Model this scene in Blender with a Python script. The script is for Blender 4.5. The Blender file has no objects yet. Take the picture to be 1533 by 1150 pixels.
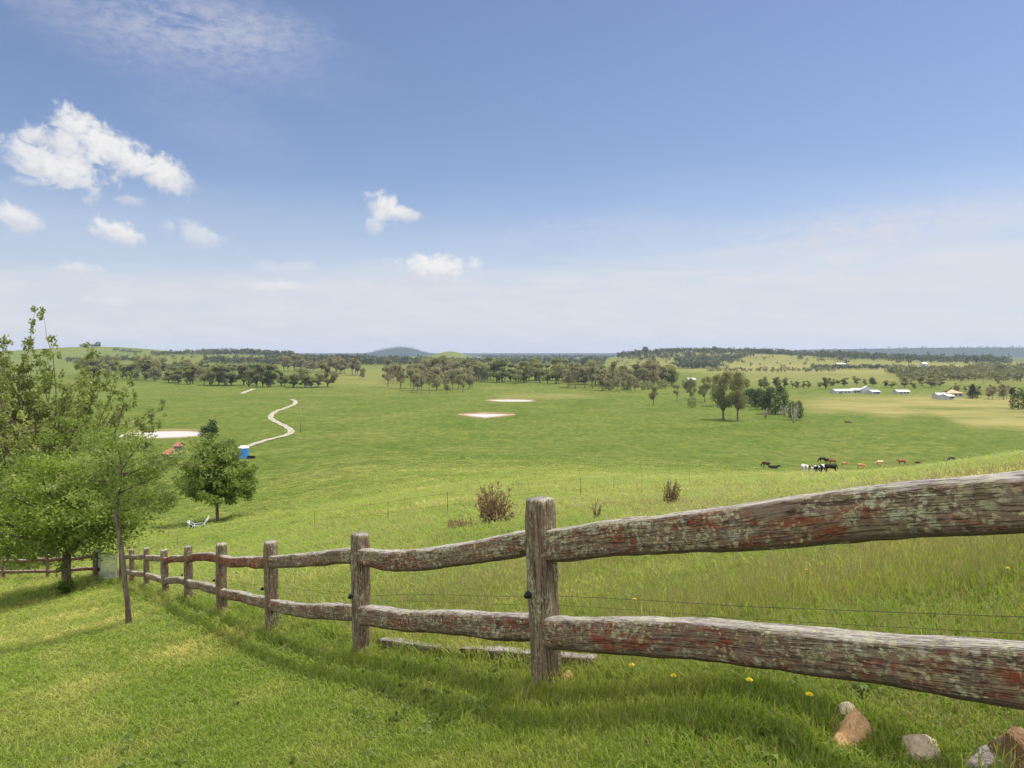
import bpy, bmesh, math, random
import numpy as np
from mathutils import Vector, Matrix, noise as mnoise, Quaternion

random.seed(7)
rng = np.random.default_rng(7)
D = bpy.data
scene = bpy.context.scene
COL = scene.collection
R = math.radians
PI = math.pi

# ------------------------------------------------------------------ camera
W0, H0, F0 = 1533.0, 1150.0, 1150.0
HORIZON = 529.0
PITCH = math.atan((H0 / 2 - HORIZON) / F0)
cam_d = D.cameras.new("camera")
cam = D.objects.new("camera", cam_d)
COL.objects.link(cam)
cam_d.sensor_width = 36.0
cam_d.lens = 36.0 * F0 / W0
cam_d.clip_start = 0.05
cam_d.clip_end = 60000
cam.location = (0, 0, 0)
cam.rotation_euler = (PI / 2 - PITCH, 0, 0)
scene.camera = cam
CP, SP = math.cos(PITCH), math.sin(PITCH)


def ray(px, py):
    """slopes (x per metre forward, z per metre forward) of the line of sight through a photo pixel"""
    a, b = (px - W0 / 2) / F0, (H0 / 2 - py) / F0
    y = CP + b * SP
    z = -SP + b * CP
    return a / y, z / y


def P(px, py, d):
    u, v = ray(px, py)
    return Vector((u * d, d, v * d))


# ------------------------------------------------------------------ terrain height
CTRL = [(0, 1150, 6.3), (766, 1150, 3.95), (1533, 1150, 2.88),
        (828, 1025, 5.2), (552, 980, 7.87), (417, 947, 10.4), (340, 920, 13.3), (290, 900, 17), (257, 892, 20),
        (228, 882, 23), (207, 875, 26), (187, 868, 30), (145, 865, 33), (72, 868, 36), (5, 870, 38), (95, 892, 30),
        (193, 935, 14.7), (0, 900, 31), (0, 980, 14),
        (766, 1000, 5.8), (766, 900, 8.3), (766, 840, 11.3), (766, 800, 14.8), (766, 780, 19), (766, 760, 27),
        (766, 730, 50), (766, 700, 110), (766, 680, 170), (766, 660, 240),
        (550, 860, 13.7), (550, 820, 19.4), (550, 790, 28), (550, 760, 45), (550, 720, 85), (550, 690, 140), (550, 660, 228),
        (325, 840, 31), (325, 820, 42), (325, 780, 70), (325, 740, 105), (325, 700, 160), (325, 680, 195),
        (0, 830, 52), (0, 780, 80), (0, 720, 135), (0, 680, 195), (150, 790, 72), (150, 720, 135),
        (1100, 1100, 3.3), (1100, 900, 6.2), (1100, 800, 10), (1100, 770, 16), (1100, 740, 30), (1100, 720, 60), (1100, 700, 140),
        (1300, 850, 6.3), (1300, 780, 9), (1300, 740, 15), (1300, 725, 30), (1300, 716, 60), (1300, 708, 120), (1300, 695, 182),
        (1425, 706, 30), (1425, 698, 60), (1425, 690, 187),
        (1500, 820, 5.9), (1500, 720, 14), (1500, 694, 30), (1500, 682, 60), (1500, 676, 205)]
for cx in (0, 250, 500, 766, 1030, 1290, 1533):
    for d_, z_ in ((260, -27.0), (450, -27.6), (640, -27.8), (1000, -28), (2000, -28), (6000, -28)):
        if cx <= 260 and d_ in (450, 640, 1000):
            z_ += (1.6, 3.0, 3.0)[(450, 640, 1000).index(d_)] * (1 if cx == 0 else .5)
        CTRL.append((cx, None, d_, z_))


def plane(x, y):
    return -1.65 + .233 * x - .123 * y


pts = []
vals = []
for c in CTRL:
    u, v = ray(c[0], c[1] if c[1] is not None else 600)
    d = c[2]
    x, y, z = u * d, d, (v * d if c[1] is not None else c[3])
    pts.append((math.atan2(x, y) * 1.6, math.log(math.hypot(x, y))))
    vals.append((z - plane(x, y)) / math.hypot(x, y))
for th in (-40, -20, 0, 20, 40):
    for r_ in (0.6, 1.5):
        pts.append((R(th) * 1.6, math.log(r_)))
        vals.append(0.0)
CT = np.array(pts)
CV = np.array(vals)


def tps(r2):
    return np.where(r2 > 1e-12, .5 * r2 * np.log(np.maximum(r2, 1e-12)), 0.0)


n = len(CT)
A = np.zeros((n + 3, n + 3))
A[:n, :n] = tps(((CT[:, None, :] - CT[None, :, :]) ** 2).sum(-1)) + np.eye(n) * 2e-3
A[:n, n] = 1
A[:n, n + 1:] = CT
A[n, :n] = 1
A[n + 1:, :n] = CT.T
WTS = np.linalg.solve(A, np.concatenate([CV, np.zeros(3)]))

# low hills: (pixel column, distance, height added, half width across, half width along)
MOUNDS = [(170, 2500, 36, 190, 380), (60, 2300, 15, 260, 420), (350, 2050, 22, 210, 300), (250, 1600, 9, 260, 260),
          (985, 2150, 19, 150, 260), (1090, 2250, 15, 190, 260), (1200, 1900, 12, 170, 260), (1320, 2300, 11, 240, 300),
          (675, 3300, 20, 44, 160), (660, 3350, 18, 140, 260), (606, 8200, 70, 165, 520), (570, 8000, 30, 260, 520),
          (1440, 7600, 58, 700, 600), (1300, 7900, 40, 620, 600), (1580, 7300, 40, 420, 600), (1190, 8200, 36, 360, 500)]
MOUNDS = [((px - W0 / 2) / F0 * d, d, a, sx, sy) for px, d, a, sx, sy in MOUNDS]
FLAT = []     # (x, y, rx, ry, z): level ground round the dams


def Hraw(x, y):
    x = np.asarray(x, float)
    y = np.asarray(y, float)
    r = np.maximum(np.hypot(x, y), .3)
    th = np.arctan2(x, y)
    lim = R(44)

    def ev(t):
        q = np.stack([t * 1.6, np.log(r)], -1)
        out = np.empty(len(r))
        for i in range(0, len(r), 20000):
            s = slice(i, i + 20000)
            k = tps(((q[s][:, None, :] - CT[None]) ** 2).sum(-1))
            out[s] = k @ WTS[:n] + WTS[n] + q[s] @ WTS[n + 1:]
        far = np.clip((np.log(r) - math.log(700)) / (math.log(1100) - math.log(700)), 0, 1)
        px_, py_ = np.sin(t) * r, np.cos(t) * r
        z = plane(px_, py_) + out * r
        return z * (1 - far) - 28.0 * far
    z = ev(np.clip(th, -lim, lim))
    out = np.abs(th) > lim
    if out.any():
        za = ev(np.where(out, np.full_like(th, lim), 0))
        zb = ev(np.where(out, np.full_like(th, -lim), 0))
        w = np.clip((np.abs(th) - lim) / (PI - lim), 0, 1)
        w = w * w * (3 - 2 * w)
        z = np.where(out, z * (1 - w) + w * .5 * (za + zb), z)
    for mx, my, a, sx, sy in MOUNDS:
        z = z + a * np.exp(-.5 * (((x - mx) / sx) ** 2 + ((y - my) / sy) ** 2))
    far = np.clip((r - 8600) / 2200, 0, 1)
    z = z + far * far * (3 - 2 * far) * 29
    return z


def H(x, y):
    sh = np.shape(x)
    x = np.atleast_1d(np.asarray(x, float)).ravel()
    y = np.atleast_1d(np.asarray(y, float)).ravel()
    z = Hraw(x, y)
    for fx, fy, rx, ry, fz in FLAT:
        q = np.sqrt(((x - fx) / rx) ** 2 + ((y - fy) / ry) ** 2)
        w = np.clip((1.6 - q) / .5, 0, 1)
        w = w * w * (3 - 2 * w)
        z = z * (1 - w) + fz * w
    return z.reshape(sh) if sh else float(z[0])


DS = np.exp(np.linspace(math.log(1.5), math.log(9000), 900))


def hit(px, py, dmin=1.5):
    """where the line of sight through a photo pixel first meets the ground"""
    u, v = ray(px, py)
    ds = DS[DS >= dmin]
    gap = v * ds - H(u * ds, ds)
    k = np.argmax(gap <= 0)
    if gap[k] > 0:
        k = np.argmin(gap)
    elif k > 0:
        a, b = gap[k - 1], gap[k]
        d = ds[k - 1] + (ds[k] - ds[k - 1]) * a / (a - b)
        return Vector((u * d, d, H(u * d, d)))
    d = ds[k]
    return Vector((u * d, d, H(u * d, d)))


# ------------------------------------------------------------------ node helpers
def new_mat(name):
    m = D.materials.new(name)
    m.use_nodes = True
    nt = m.node_tree
    for nd in list(nt.nodes):
        nt.nodes.remove(nd)
    return m, nt


class N:
    """tiny node-graph helper"""

    def __init__(s, nt):
        s.nt = nt

    def node(s, t, **kw):
        nd = s.nt.nodes.new(t)
        for k, v in kw.items():
            setattr(nd, k, v)
        return nd

    def put(s, sock, v):
        if v is None:
            return
        if hasattr(v, 'links') or isinstance(v, bpy.types.NodeSocket):
            s.nt.links.new(v, sock)
        else:
            if sock.type == 'RGBA' and hasattr(v, '__len__') and len(v) == 3:
                v = (*v, 1)
            sock.default_value = v

    def math(s, op, a, b=None, c=None, clamp=False):
        nd = s.node('ShaderNodeMath', operation=op, use_clamp=clamp)
        s.put(nd.inputs[0], a)
        if b is not None:
            s.put(nd.inputs[1], b)
        if c is not None:
            s.put(nd.inputs[2], c)
        return nd.outputs[0]

    def vmath(s, op, a, b=None):
        nd = s.node('ShaderNodeVectorMath', operation=op)
        s.put(nd.inputs[0], a)
        if b is not None:
            s.put(nd.inputs[1], b)
        return nd.outputs['Value'] if op in ('DOT_PRODUCT', 'LENGTH') else nd.outputs[0]

    def mix(s, f, a, b, kind='MIX'):
        nd = s.node('ShaderNodeMix', data_type='RGBA', blend_type=kind)
        s.put(nd.inputs[0], f)
        s.put(nd.inputs[6], a)
        s.put(nd.inputs[7], b)
        return nd.outputs[2]

    def noise(s, vec, scale, detail=4, rough=.55, dist=0.0):
        nd = s.node('ShaderNodeTexNoise')
        if vec is not None:
            s.put(nd.inputs['Vector'], vec)
        nd.inputs['Scale'].default_value = scale
        nd.inputs['Detail'].default_value = detail
        nd.inputs['Roughness'].default_value = rough
        nd.inputs['Distortion'].default_value = dist
        return nd.outputs['Fac']

    def step(s, v, a, b):
        nd = s.node('ShaderNodeMapRange', interpolation_type='SMOOTHSTEP')
        s.put(nd.inputs[0], v)
        s.put(nd.inputs[1], a)
        s.put(nd.inputs[2], b)
        return nd.outputs[0]

    def attr(s, name, kind='GEOMETRY', out='Fac'):
        nd = s.node('ShaderNodeAttribute', attribute_type=kind, attribute_name=name)
        return nd.outputs[out]

    def pos(s):
        return s.node('ShaderNodeNewGeometry').outputs['Position']

    def scale(s, v, k):
        nd = s.node('ShaderNodeVectorMath', operation='MULTIPLY')
        s.put(nd.inputs[0], v)
        nd.inputs[1].default_value = k
        return nd.outputs[0]

    def bump(s, h, dist, strength=1.0):
        nd = s.node('ShaderNodeBump')
        nd.inputs['Strength'].default_value = strength
        nd.inputs['Distance'].default_value = dist
        s.put(nd.inputs['Height'], h)
        return nd.outputs[0]

    def bsdf(s, col, rough=.8, normal=None, spec=.3, metal=0.0):
        nd = s.node('ShaderNodeBsdfPrincipled')
        s.put(nd.inputs['Base Color'], col)
        s.put(nd.inputs['Roughness'], rough)
        nd.inputs['Specular IOR Level'].default_value = spec
        nd.inputs['Metallic'].default_value = metal
        if normal is not None:
            s.put(nd.inputs['Normal'], normal)
        return nd.outputs[0]

    def out(s, sh):
        o = s.node('ShaderNodeOutputMaterial')
        s.nt.links.new(sh, o.inputs['Surface'])


# ------------------------------------------------------------------ materials
def grass_colour(g, pos, dry):
    """albedo of pasture: lush, plain and straw-coloured grass in patches"""
    flat = g.scale(pos, (1, 1, .3))
    n1 = g.noise(flat, .035, 5, .6)
    n2 = g.noise(flat, .35, 5, .65, .4)
    n3 = g.noise(g.scale(pos, (.25, .9, .3)), .12, 4, .6)
    worn = g.noise(flat, .016, 6, .62, .5)
    camp = g.noise(flat, .06, 5, .7, .3)
    lush = (.112, .158, .023)
    mid = (.176, .197, .046)
    straw = (.33, .285, .115)
    f = g.math('ADD', g.math('MULTIPLY', n1, .8), g.math('MULTIPLY', n2, .7))
    c = g.mix(g.step(f, .55, .95), lush, mid)
    f2 = g.math('ADD', g.math('MULTIPLY', n2, .55), g.math('MULTIPLY', n3, .65))
    f2 = g.math('ADD', f2, g.math('MULTIPLY', dry, .62))
    c = g.mix(g.step(f2, .62, 1.15), c, straw)
    c = g.mix(g.math('MULTIPLY', g.math('MULTIPLY', g.step(worn, .50, .66), g.step(camp, .36, .6)), .50), c, (.235, .215, .075))
    c = g.mix(g.math('MULTIPLY', g.step(camp, .56, .68), .40), c, (.085, .125, .024))
    return c


def m_ground():
    m, nt = new_mat("pasture_ground")
    g = N(nt)
    pos = g.pos()
    c = grass_colour(g, pos, g.attr('dry'))
    # fine mottling of the sward
    f = g.noise(pos, 2.2, 5, .7)
    c = g.mix(g.step(f, .35, .75), g.mix(1.0, c, (.56, .66, .50), 'MULTIPLY'), c)
    f3 = g.noise(g.scale(pos, (.5, .22, .3)), 1.0, 6, .72)
    c = g.mix(g.step(f3, .34, .66), g.mix(1.0, c, (.66, .74, .62), 'MULTIPLY'), g.mix(1.0, c, (1.24, 1.15, 1.16), 'MULTIPLY'))
    f4 = g.noise(g.scale(pos, (.16, .10, .1)), 1.0, 7, .78)
    c = g.mix(g.step(f4, .40, .62), g.mix(1.0, c, (.84, .88, .80), 'MULTIPLY'), g.mix(1.0, c, (1.12, 1.06, 1.06), 'MULTIPLY'))
    gold = g.noise(g.scale(pos, (.02, .05, .02)), 1.0, 5, .6)
    c = g.mix(g.math('MULTIPLY', g.attr('gold'), g.math('MULTIPLY', g.step(gold, .15, .75), .85)), c, (.31, .255, .10))
    w = g.noise(g.scale(pos, (.01, .03, .02)), 1.0, 6, .65)
    c = g.mix(g.math('MULTIPLY', g.attr('wood'), g.step(w, .15, .55), clamp=True), c, (.022, .034, .016))
    soil = g.noise(pos, 1.1, 5, .7)
    c = g.mix(g.math('MULTIPLY', g.attr('bare'), g.step(soil, .25, .6)), c, (.16, .11, .06))
    hgt = g.math('ADD', g.noise(pos, 1.3, 6, .7), g.math('MULTIPLY', g.noise(pos, 9, 4, .7), .3))
    nrm = g.bump(hgt, .22, .9)
    g.out(g.bsdf(c, .95, nrm, .1))
    return m


def m_blade(name, straw_add=0.0, bright=1.0):
    m, nt = new_mat(name)
    g = N(nt)
    pos = g.pos()
    dry = g.math('ADD', g.attr('dry', 'INSTANCER'), straw_add)
    c = grass_colour(g, pos, dry)
    tone = g.attr('tone')
    c = g.mix(tone, g.mix(1.0, c, (.70 * bright, .80 * bright, .62 * bright), 'MULTIPLY'),
              g.mix(1.0, c, (1.30 * bright, 1.20 * bright, 1.05 * bright), 'MULTIPLY'))
    c = g.mix(g.step(tone, .90, .96), c, (.30, .27, .12))
    bs = g.bsdf(c, .6, None, .25)
    tr = g.node('ShaderNodeBsdfTranslucent')
    g.put(tr.inputs[0], g.mix(1.0, c, (1.2, 1.25, .7), 'MULTIPLY'))
    mx = g.node('ShaderNodeMixShader')
    mx.inputs[0].default_value = .45
    nt.links.new(bs, mx.inputs[1])
    nt.links.new(tr.outputs[0], mx.inputs[2])
    g.out(mx.outputs[0])
    return m


def m_leaf(name, dark, light, trans=.3, other=None):
    m, nt = new_mat(name)
    g = N(nt)
    tone = g.attr('tone')
    c = g.mix(tone, dark, light)
    rnd = g.node('ShaderNodeObjectInfo').outputs['Random']
    if other:
        c = g.mix(g.math('MULTIPLY', rnd, .8), c, g.mix(tone, tuple(k * .7 for k in other), other))
    else:
        c = g.mix(rnd, c, g.mix(1.0, c, (.8, .85, .8), 'MULTIPLY'))
    bs = g.bsdf(c, .55, None, .3)
    tr = g.node('ShaderNodeBsdfTranslucent')
    g.put(tr.inputs[0], g.mix(1.0, c, (1.15, 1.2, .7), 'MULTIPLY'))
    mx = g.node('ShaderNodeMixShader')
    mx.inputs[0].default_value = trans
    nt.links.new(bs, mx.inputs[1])
    nt.links.new(tr.outputs[0], mx.inputs[2])
    g.out(mx.outputs[0])
    return m


def m_simple(name, col, rough=.7, var=.25, scale=3.0, spec=.3, metal=0.0, bump=0.0):
    m, nt = new_mat(name)
    g = N(nt)
    co = g.node('ShaderNodeTexCoord').outputs['Object']
    f = g.noise(co, scale, 5, .65)
    c = g.mix(f, tuple(k * (1 - var) for k in col), tuple(min(1, k * (1 + var)) for k in col))
    nrm = g.bump(f, bump) if bump else None
    g.out(g.bsdf(c, rough, nrm, spec, metal))
    return m


def m_bark(name, a, b):
    m, nt = new_mat(name)
    g = N(nt)
    co = g.node('ShaderNodeTexCoord').outputs['Object']
    f = g.noise(g.scale(co, (14, 14, 3)), 1.0, 5, .65)
    g.out(g.bsdf(g.mix(g.step(f, .35, .65), a, b), .9, g.bump(f, .02), .15))
    return m


def m_timber(name, red=.5, lichen=1.0, fine=1.0):
    """weathered split timber: grey skin, rust-red heartwood showing through, lichen in blotches"""
    m, nt = new_mat(name)
    g = N(nt)
    q = g.attr('grain', out='Vector')
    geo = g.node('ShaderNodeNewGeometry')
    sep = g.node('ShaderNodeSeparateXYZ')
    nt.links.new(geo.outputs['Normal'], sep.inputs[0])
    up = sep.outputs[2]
    grain = g.noise(g.scale(q, (3.0, 70, 1)), 1.0, 6, .65, .3)
    grain2 = g.noise(g.scale(q, (9.0, 190, 1)), 1.0, 4, .6, .2)
    patch = g.noise(g.scale(q, (7.0, 20, 1)), 1.0, 6, .72, .6)
    patch2 = g.noise(g.scale(q, (1.5, 4, 1)), 1.0, 3, .6)
    fine_n = g.noise(g.scale(q, (38, 60, 1)), 1.0, 5, .75)
    grey = g.mix(grain, (.100, .070, .050), (.265, .200, .142))
    rust = g.mix(grain, (.095, .025, .016), (.29, .082, .046))
    fr = g.math('ADD', g.math('MULTIPLY', patch, .75), g.math('MULTIPLY', patch2, .55))
    fr = g.math('ADD', fr, g.math('MULTIPLY', grain, .22))
    c = g.mix(g.step(fr, 1.0 - .50 * red, 1.16 - .50 * red), grey, rust)
    c = g.mix(g.math('MULTIPLY', g.step(fine_n, .5, .75), .45), c, (.235, .20, .145))
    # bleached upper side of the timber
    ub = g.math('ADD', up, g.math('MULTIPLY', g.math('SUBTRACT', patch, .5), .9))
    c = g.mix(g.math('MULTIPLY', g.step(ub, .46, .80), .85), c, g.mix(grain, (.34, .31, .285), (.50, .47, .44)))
    mott = g.noise(g.scale(q, (11, 26, 1)), 1.0, 6, .75, .4)
    c = g.mix(g.math('MULTIPLY', g.step(mott, .50, .66), .62), c, (.060, .040, .028))
    # lichen: small specks, larger rosettes, crusts and a dull moss film
    wob = g.noise(g.scale(q, (34, 44, 1)), 1.0, 5, .75)
    lm = None
    for sc, lo, hi, ca, cb, w0, am in ((34, .40, .56, (.40, .40, .20), (.62, .60, .36), 5.0, .9), (15, .36, .50, (.34, .36, .27), (.58, .58, .46), 2.6, .85)):
        v = g.node('ShaderNodeTexVoronoi', feature='F1')
        g.put(v.inputs['Vector'], g.scale(q, (sc, sc * 1.1, 1)))
        v.inputs['Scale'].default_value = 1.0
        la = g.math('ADD', v.outputs['Distance'], g.math('MULTIPLY', g.math('SUBTRACT', wob, .5), 1.3))
        where = g.step(g.noise(g.scale(q, (w0, w0 * 1.7, 1)), 1.0, 4, .65), .49, .61)
        k = g.math('MULTIPLY', g.math('SUBTRACT', 1.0, g.step(la, lo - .12, hi - .08)), where)
        c = g.mix(g.math('MULTIPLY', k, am * .85 * min(1, lichen)), c, g.mix(wob, ca, cb))
        lm = k if lm is None else g.math('MAXIMUM', lm, k)
    area = g.step(g.noise(g.scale(q, (2.6, 4.5, 1)), 1.0, 3, .6), .42, .60)
    crust = g.noise(g.scale(q, (24, 34, 1)), 1.0, 7, .74, .6)
    ck2 = g.math('MULTIPLY', g.step(crust, .515, .575), area)
    c = g.mix(g.math('MULTIPLY', ck2, .85 * min(1, lichen)), c, g.mix(wob, (.30, .30, .15), (.58, .57, .37)))
    moss = g.noise(g.scale(q, (9, 13, 1)), 1.0, 6, .78)
    c = g.mix(g.math('MULTIPLY', g.step(moss, .50, .64), .42 * lichen), c, g.mix(fine_n, (.16, .14, .055), (.30, .27, .14)))
    crack = g.noise(g.scale(q, (1.6, 42, 1)), 1.0, 4, .7, .2)
    ck = g.math('SUBTRACT', 1.0, g.step(g.math('ABSOLUTE', g.math('SUBTRACT', crack, .5)), .004, .022))
    c = g.mix(g.math('MULTIPLY', ck, .75), c, (.045, .028, .020))
    hgt = g.math('ADD', g.math('MULTIPLY', grain, .6), g.math('MULTIPLY', grain2, .3))
    hgt = g.math('SUBTRACT', hgt, g.math('MULTIPLY', ck, .8))
    hgt = g.math('ADD', hgt, g.math('MULTIPLY', lm, .25))
    g.out(g.bsdf(c, .92, g.bump(hgt, .010, 1.0), .12))
    return m


def m_stone(name, a, b, c3):
    m, nt = new_mat(name)
    g = N(nt)
    co = g.node('ShaderNodeTexCoord').outputs['Object']
    f = g.noise(co, 5, 6, .7, .4)
    f2 = g.noise(co, 22, 5, .7)
    c = g.mix(g.step(f, .35, .65), a, b)
    c = g.mix(g.step(f2, .54, .7), c, c3)
    g.out(g.bsdf(c, .9, g.bump(g.math('ADD', f, g.math('MULTIPLY', f2, .4)), .05), .2))
    return m


def m_water(name, shallow, rough=.12):
    m, nt = new_mat(name)
    g = N(nt)
    pos = g.pos()
    f = g.noise(pos, .12, 4, .6)
    c = g.mix(f, shallow, tuple(k * .8 for k in shallow))
    ed = g.math('ADD', g.attr('edge'), g.math('MULTIPLY', g.math('SUBTRACT', g.noise(pos, .35, 5, .7), .5), .45))
    c = g.mix(g.step(ed, .80, 1.0), c, (.36, .30, .21))
    nrm = g.bump(g.noise(g.scale(pos, (1, 2.5, 1)), .9, 3, .5), .03, .4)
    g.out(g.bsdf(c, rough, nrm, .6))
    return m


def m_track():
    m, nt = new_mat("pale_gravel")
    g = N(nt)
    pos = g.pos()
    f = g.noise(pos, .5, 5, .7)
    c = g.mix(f, (.25, .22, .175), (.45, .41, .34))
    # grass strip between the wheel ruts
    mid = g.attr('mid')
    gr = g.noise(pos, .35, 4, .7)
    k = g.math('MULTIPLY', g.step(mid, .55, .9), g.step(gr, .42, .6))
    c = g.mix(g.math('MULTIPLY', k, .8), c, (.11, .14, .035))
    g.out(g.bsdf(c, .95, g.bump(f, .05), .1))
    return m


def m_hide(name, a, b, lo=.48, hi=.52, scale=1.3):
    m, nt = new_mat(name)
    g = N(nt)
    co = g.node('ShaderNodeTexCoord').outputs['Object']
    rnd = g.node('ShaderNodeObjectInfo').outputs['Random']
    off = g.node('ShaderNodeCombineXYZ')
    nt.links.new(g.math('MULTIPLY', rnd, 40.0), off.inputs[0])
    f = g.noise(g.vmath('ADD', co, off.outputs[0]), scale, 2, .5)
    g.out(g.bsdf(g.mix(g.step(f, lo, hi), a, b), .75, None, .2))
    return m


M = {}
M['ground'] = m_ground()
M['lawn'] = m_blade("mown_grass_blades", .06, 1.80)
M['meadow'] = m_blade("long_grass_blades", .04, 2.15)
M['fresh'] = m_leaf("fresh_green_leaf", (.135, .185, .030), (.32, .39, .080), .5)
M['upright'] = m_leaf("olive_green_leaf", (.15, .18, .05), (.34, .37, .135), .5)
M['sap'] = m_leaf("sapling_leaf", (.14, .185, .048), (.33, .38, .12), .5)
M['round'] = m_leaf("dark_green_leaf", (.070, .115, .020), (.26, .33, .070), .45)
M['gum'] = m_leaf("grey_gum_leaf", (.165, .160, .092), (.39, .375, .225), .46, (.35, .30, .205))
M['gum2'] = m_leaf("dull_gum_leaf", (.135, .140, .066), (.35, .345, .178), .46, (.25, .265, .12))
M['dark'] = m_leaf("dark_conifer_needles", (.014, .034, .007), (.065, .110, .020), .18)
M['farwood'] = m_leaf("far_wood_leaf", (.062, .074, .042), (.150, .160, .095), .3)
M['fargreen'] = m_leaf("far_scrub_leaf", (.12, .125, .062), (.27, .255, .135), .35)
M['shrub'] = m_leaf("shrub_leaf", (.080, .120, .024), (.21, .26, .065), .4)
M['bark'] = m_bark("brown_bark", (.075, .058, .044), (.20, .165, .13))
M['paleb'] = m_bark("pale_gum_bark", (.16, .13, .11), (.36, .32, .28))
M['deadwood'] = m_bark("bleached_dead_wood", (.22, .20, .17), (.45, .41, .36))
M['timber'] = m_timber("weathered_rail_timber", .53, .95)
M['timber_red'] = m_timber("rust_red_rail_timber", .85, .55)
M['post'] = m_timber("weathered_post_timber", .36, .75)
M['plank'] = m_timber("bleached_plank_timber", .05, .25)
M['wire'] = m_simple("dull_fence_wire", (.085, .075, .06), .8, .2, 20, .1, .0)
M['steel'] = m_simple("rusty_steel_post", (.075, .06, .045), .8, .3, 8)
M['galv'] = m_simple("galvanised_gate_tube", (.50, .52, .50), .45, .1, 8, .5, .3)
M['black'] = m_simple("black_plastic", (.012, .012, .013), .5, .2, 10)
M['stone_tan'] = m_stone("ochre_sandstone", (.46, .27, .12), (.55, .37, .20), (.24, .15, .09))
M['stone_pale'] = m_stone("pale_sandstone", (.38, .31, .21), (.50, .42, .30), (.24, .18, .12))
M['stone_brown'] = m_stone("brown_ironstone", (.18, .10, .055), (.31, .19, .11), (.36, .29, .22))
M['stone_grey'] = m_stone("grey_lichened_stone", (.15, .13, .11), (.34, .31, .27), (.46, .43, .38))
M['water'] = m_water("pale_dam_water", (.55, .50, .46), .35)
M['bank'] = m_simple("bare_clay_bank", (.29, .21, .12), .95, .3, .3)
M['bankg'] = m_simple("grassed_clay_bank", (.20, .17, .07), .95, .35, .3)
M['track'] = m_track()
M['weed'] = m_leaf("dead_brown_leaf", (.17, .11, .06), (.36, .26, .165), .35)
M['petal'] = m_simple("yellow_petals", (.86, .70, .04), .6, .1, 30)
M['stem'] = m_simple("flower_stem_green", (.09, .14, .03), .6, .2, 20)
M['white'] = m_simple("white_sheet_roof", (.58, .58, .57), .5, .08, .4)
M['wallw'] = m_simple("pale_grey_wall", (.42, .43, .44), .7, .1, .4)
M['tanroof'] = m_simple("tan_tile_roof", (.46, .31, .20), .8, .15, .5)
M['redroof'] = m_simple("faded_red_roof", (.29, .115, .08), .8, .12, .6)
M['shedwall'] = m_simple("grey_green_shed_wall", (.13, .17, .16), .7, .15, .5)
M['glass'] = m_simple("dark_window_glass", (.03, .035, .04), .15, .1, 1, .5)
M['blue'] = m_simple("blue_plastic_tank", (.05, .22, .60), .45, .1, 1, .4)
M['lid'] = m_simple("white_plastic_lid", (.75, .76, .78), .5, .05, 1, .4)
M['pole'] = m_bark("grey_pole_timber", (.16, .14, .12), (.28, .25, .22))
M['cow_black'] = m_hide("black_hide", (.010, .008, .008), (.018, .014, .013))
M['cow_brown'] = m_hide("red_brown_hide", (.21, .075, .028), (.27, .10, .04))
M['cow_tan'] = m_hide("tan_hide", (.47, .24, .095), (.55, .33, .16))
M['cow_cream'] = m_hide("cream_hide", (.60, .44, .24), (.50, .30, .13))
M['cow_white'] = m_hide("white_hide", (.72, .69, .66), (.66, .63, .60))
M['cow_pied'] = m_hide("black_and_white_hide", (.70, .67, .64), (.014, .011, .011), .47, .50, 1.1)
M['cow_dun'] = m_hide("dark_dun_hide", (.085, .045, .03), (.05, .03, .022))


# ------------------------------------------------------------------ object helpers
def link(o, parent=None):
    COL.objects.link(o)
    if parent is not None:
        o.parent = parent
    return o


def build(name, verts, faces, mat, parent=None, smooth=False, attrs=None, link_it=True):
    me = D.meshes.new(name)
    verts = np.asarray(verts, dtype=np.float32).reshape(-1, 3)
    if isinstance(faces, np.ndarray):
        k = faces.shape[1]
        me.vertices.add(len(verts))
        me.vertices.foreach_set('co', verts.ravel())
        me.loops.add(faces.size)
        me.loops.foreach_set('vertex_index', faces.astype(np.int32).ravel())
        me.polygons.add(len(faces))
        me.polygons.foreach_set('loop_start', np.arange(0, faces.size, k, dtype=np.int32))
        me.update(calc_edges=True)
        me.validate()
    else:
        me.from_pydata([tuple(v) for v in verts], [], faces)
    if smooth:
        me.polygons.foreach_set('use_smooth', np.ones(len(me.polygons), dtype=bool))
    for an, av in (attrs or {}).items():
        av = np.asarray(av, dtype=np.float32)
        if av.ndim == 2:
            a = me.attributes.new(an, 'FLOAT_VECTOR', 'POINT')
            a.data.foreach_set('vector', av.ravel())
        else:
            a = me.attributes.new(an, 'FLOAT', 'POINT')
            a.data.foreach_set('value', av)
    if mat is not None:
        me.materials.append(mat)
    o = D.objects.new(name, me)
    if link_it:
        link(o, parent)
    return o


def tag(o, label=None, cat=None, group=None, kind=None):
    if label:
        o['label'] = label
    if cat:
        o['category'] = cat
    if group:
        o['group'] = group
    if kind:
        o['kind'] = kind
    return o


def empty(name, loc, rz=0.0, scale=1.0):
    o = D.objects.new(name, None)
    o.empty_display_size = .2
    COL.objects.link(o)
    o.location = loc
    o.rotation_euler = (0, 0, rz)
    o.scale = (scale,) * 3
    return o


def copy_tree(src, parent=None):
    c = src.copy()
    link(c, parent)
    for ch in list(src.children):
        copy_tree(ch, c)
    return c


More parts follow.
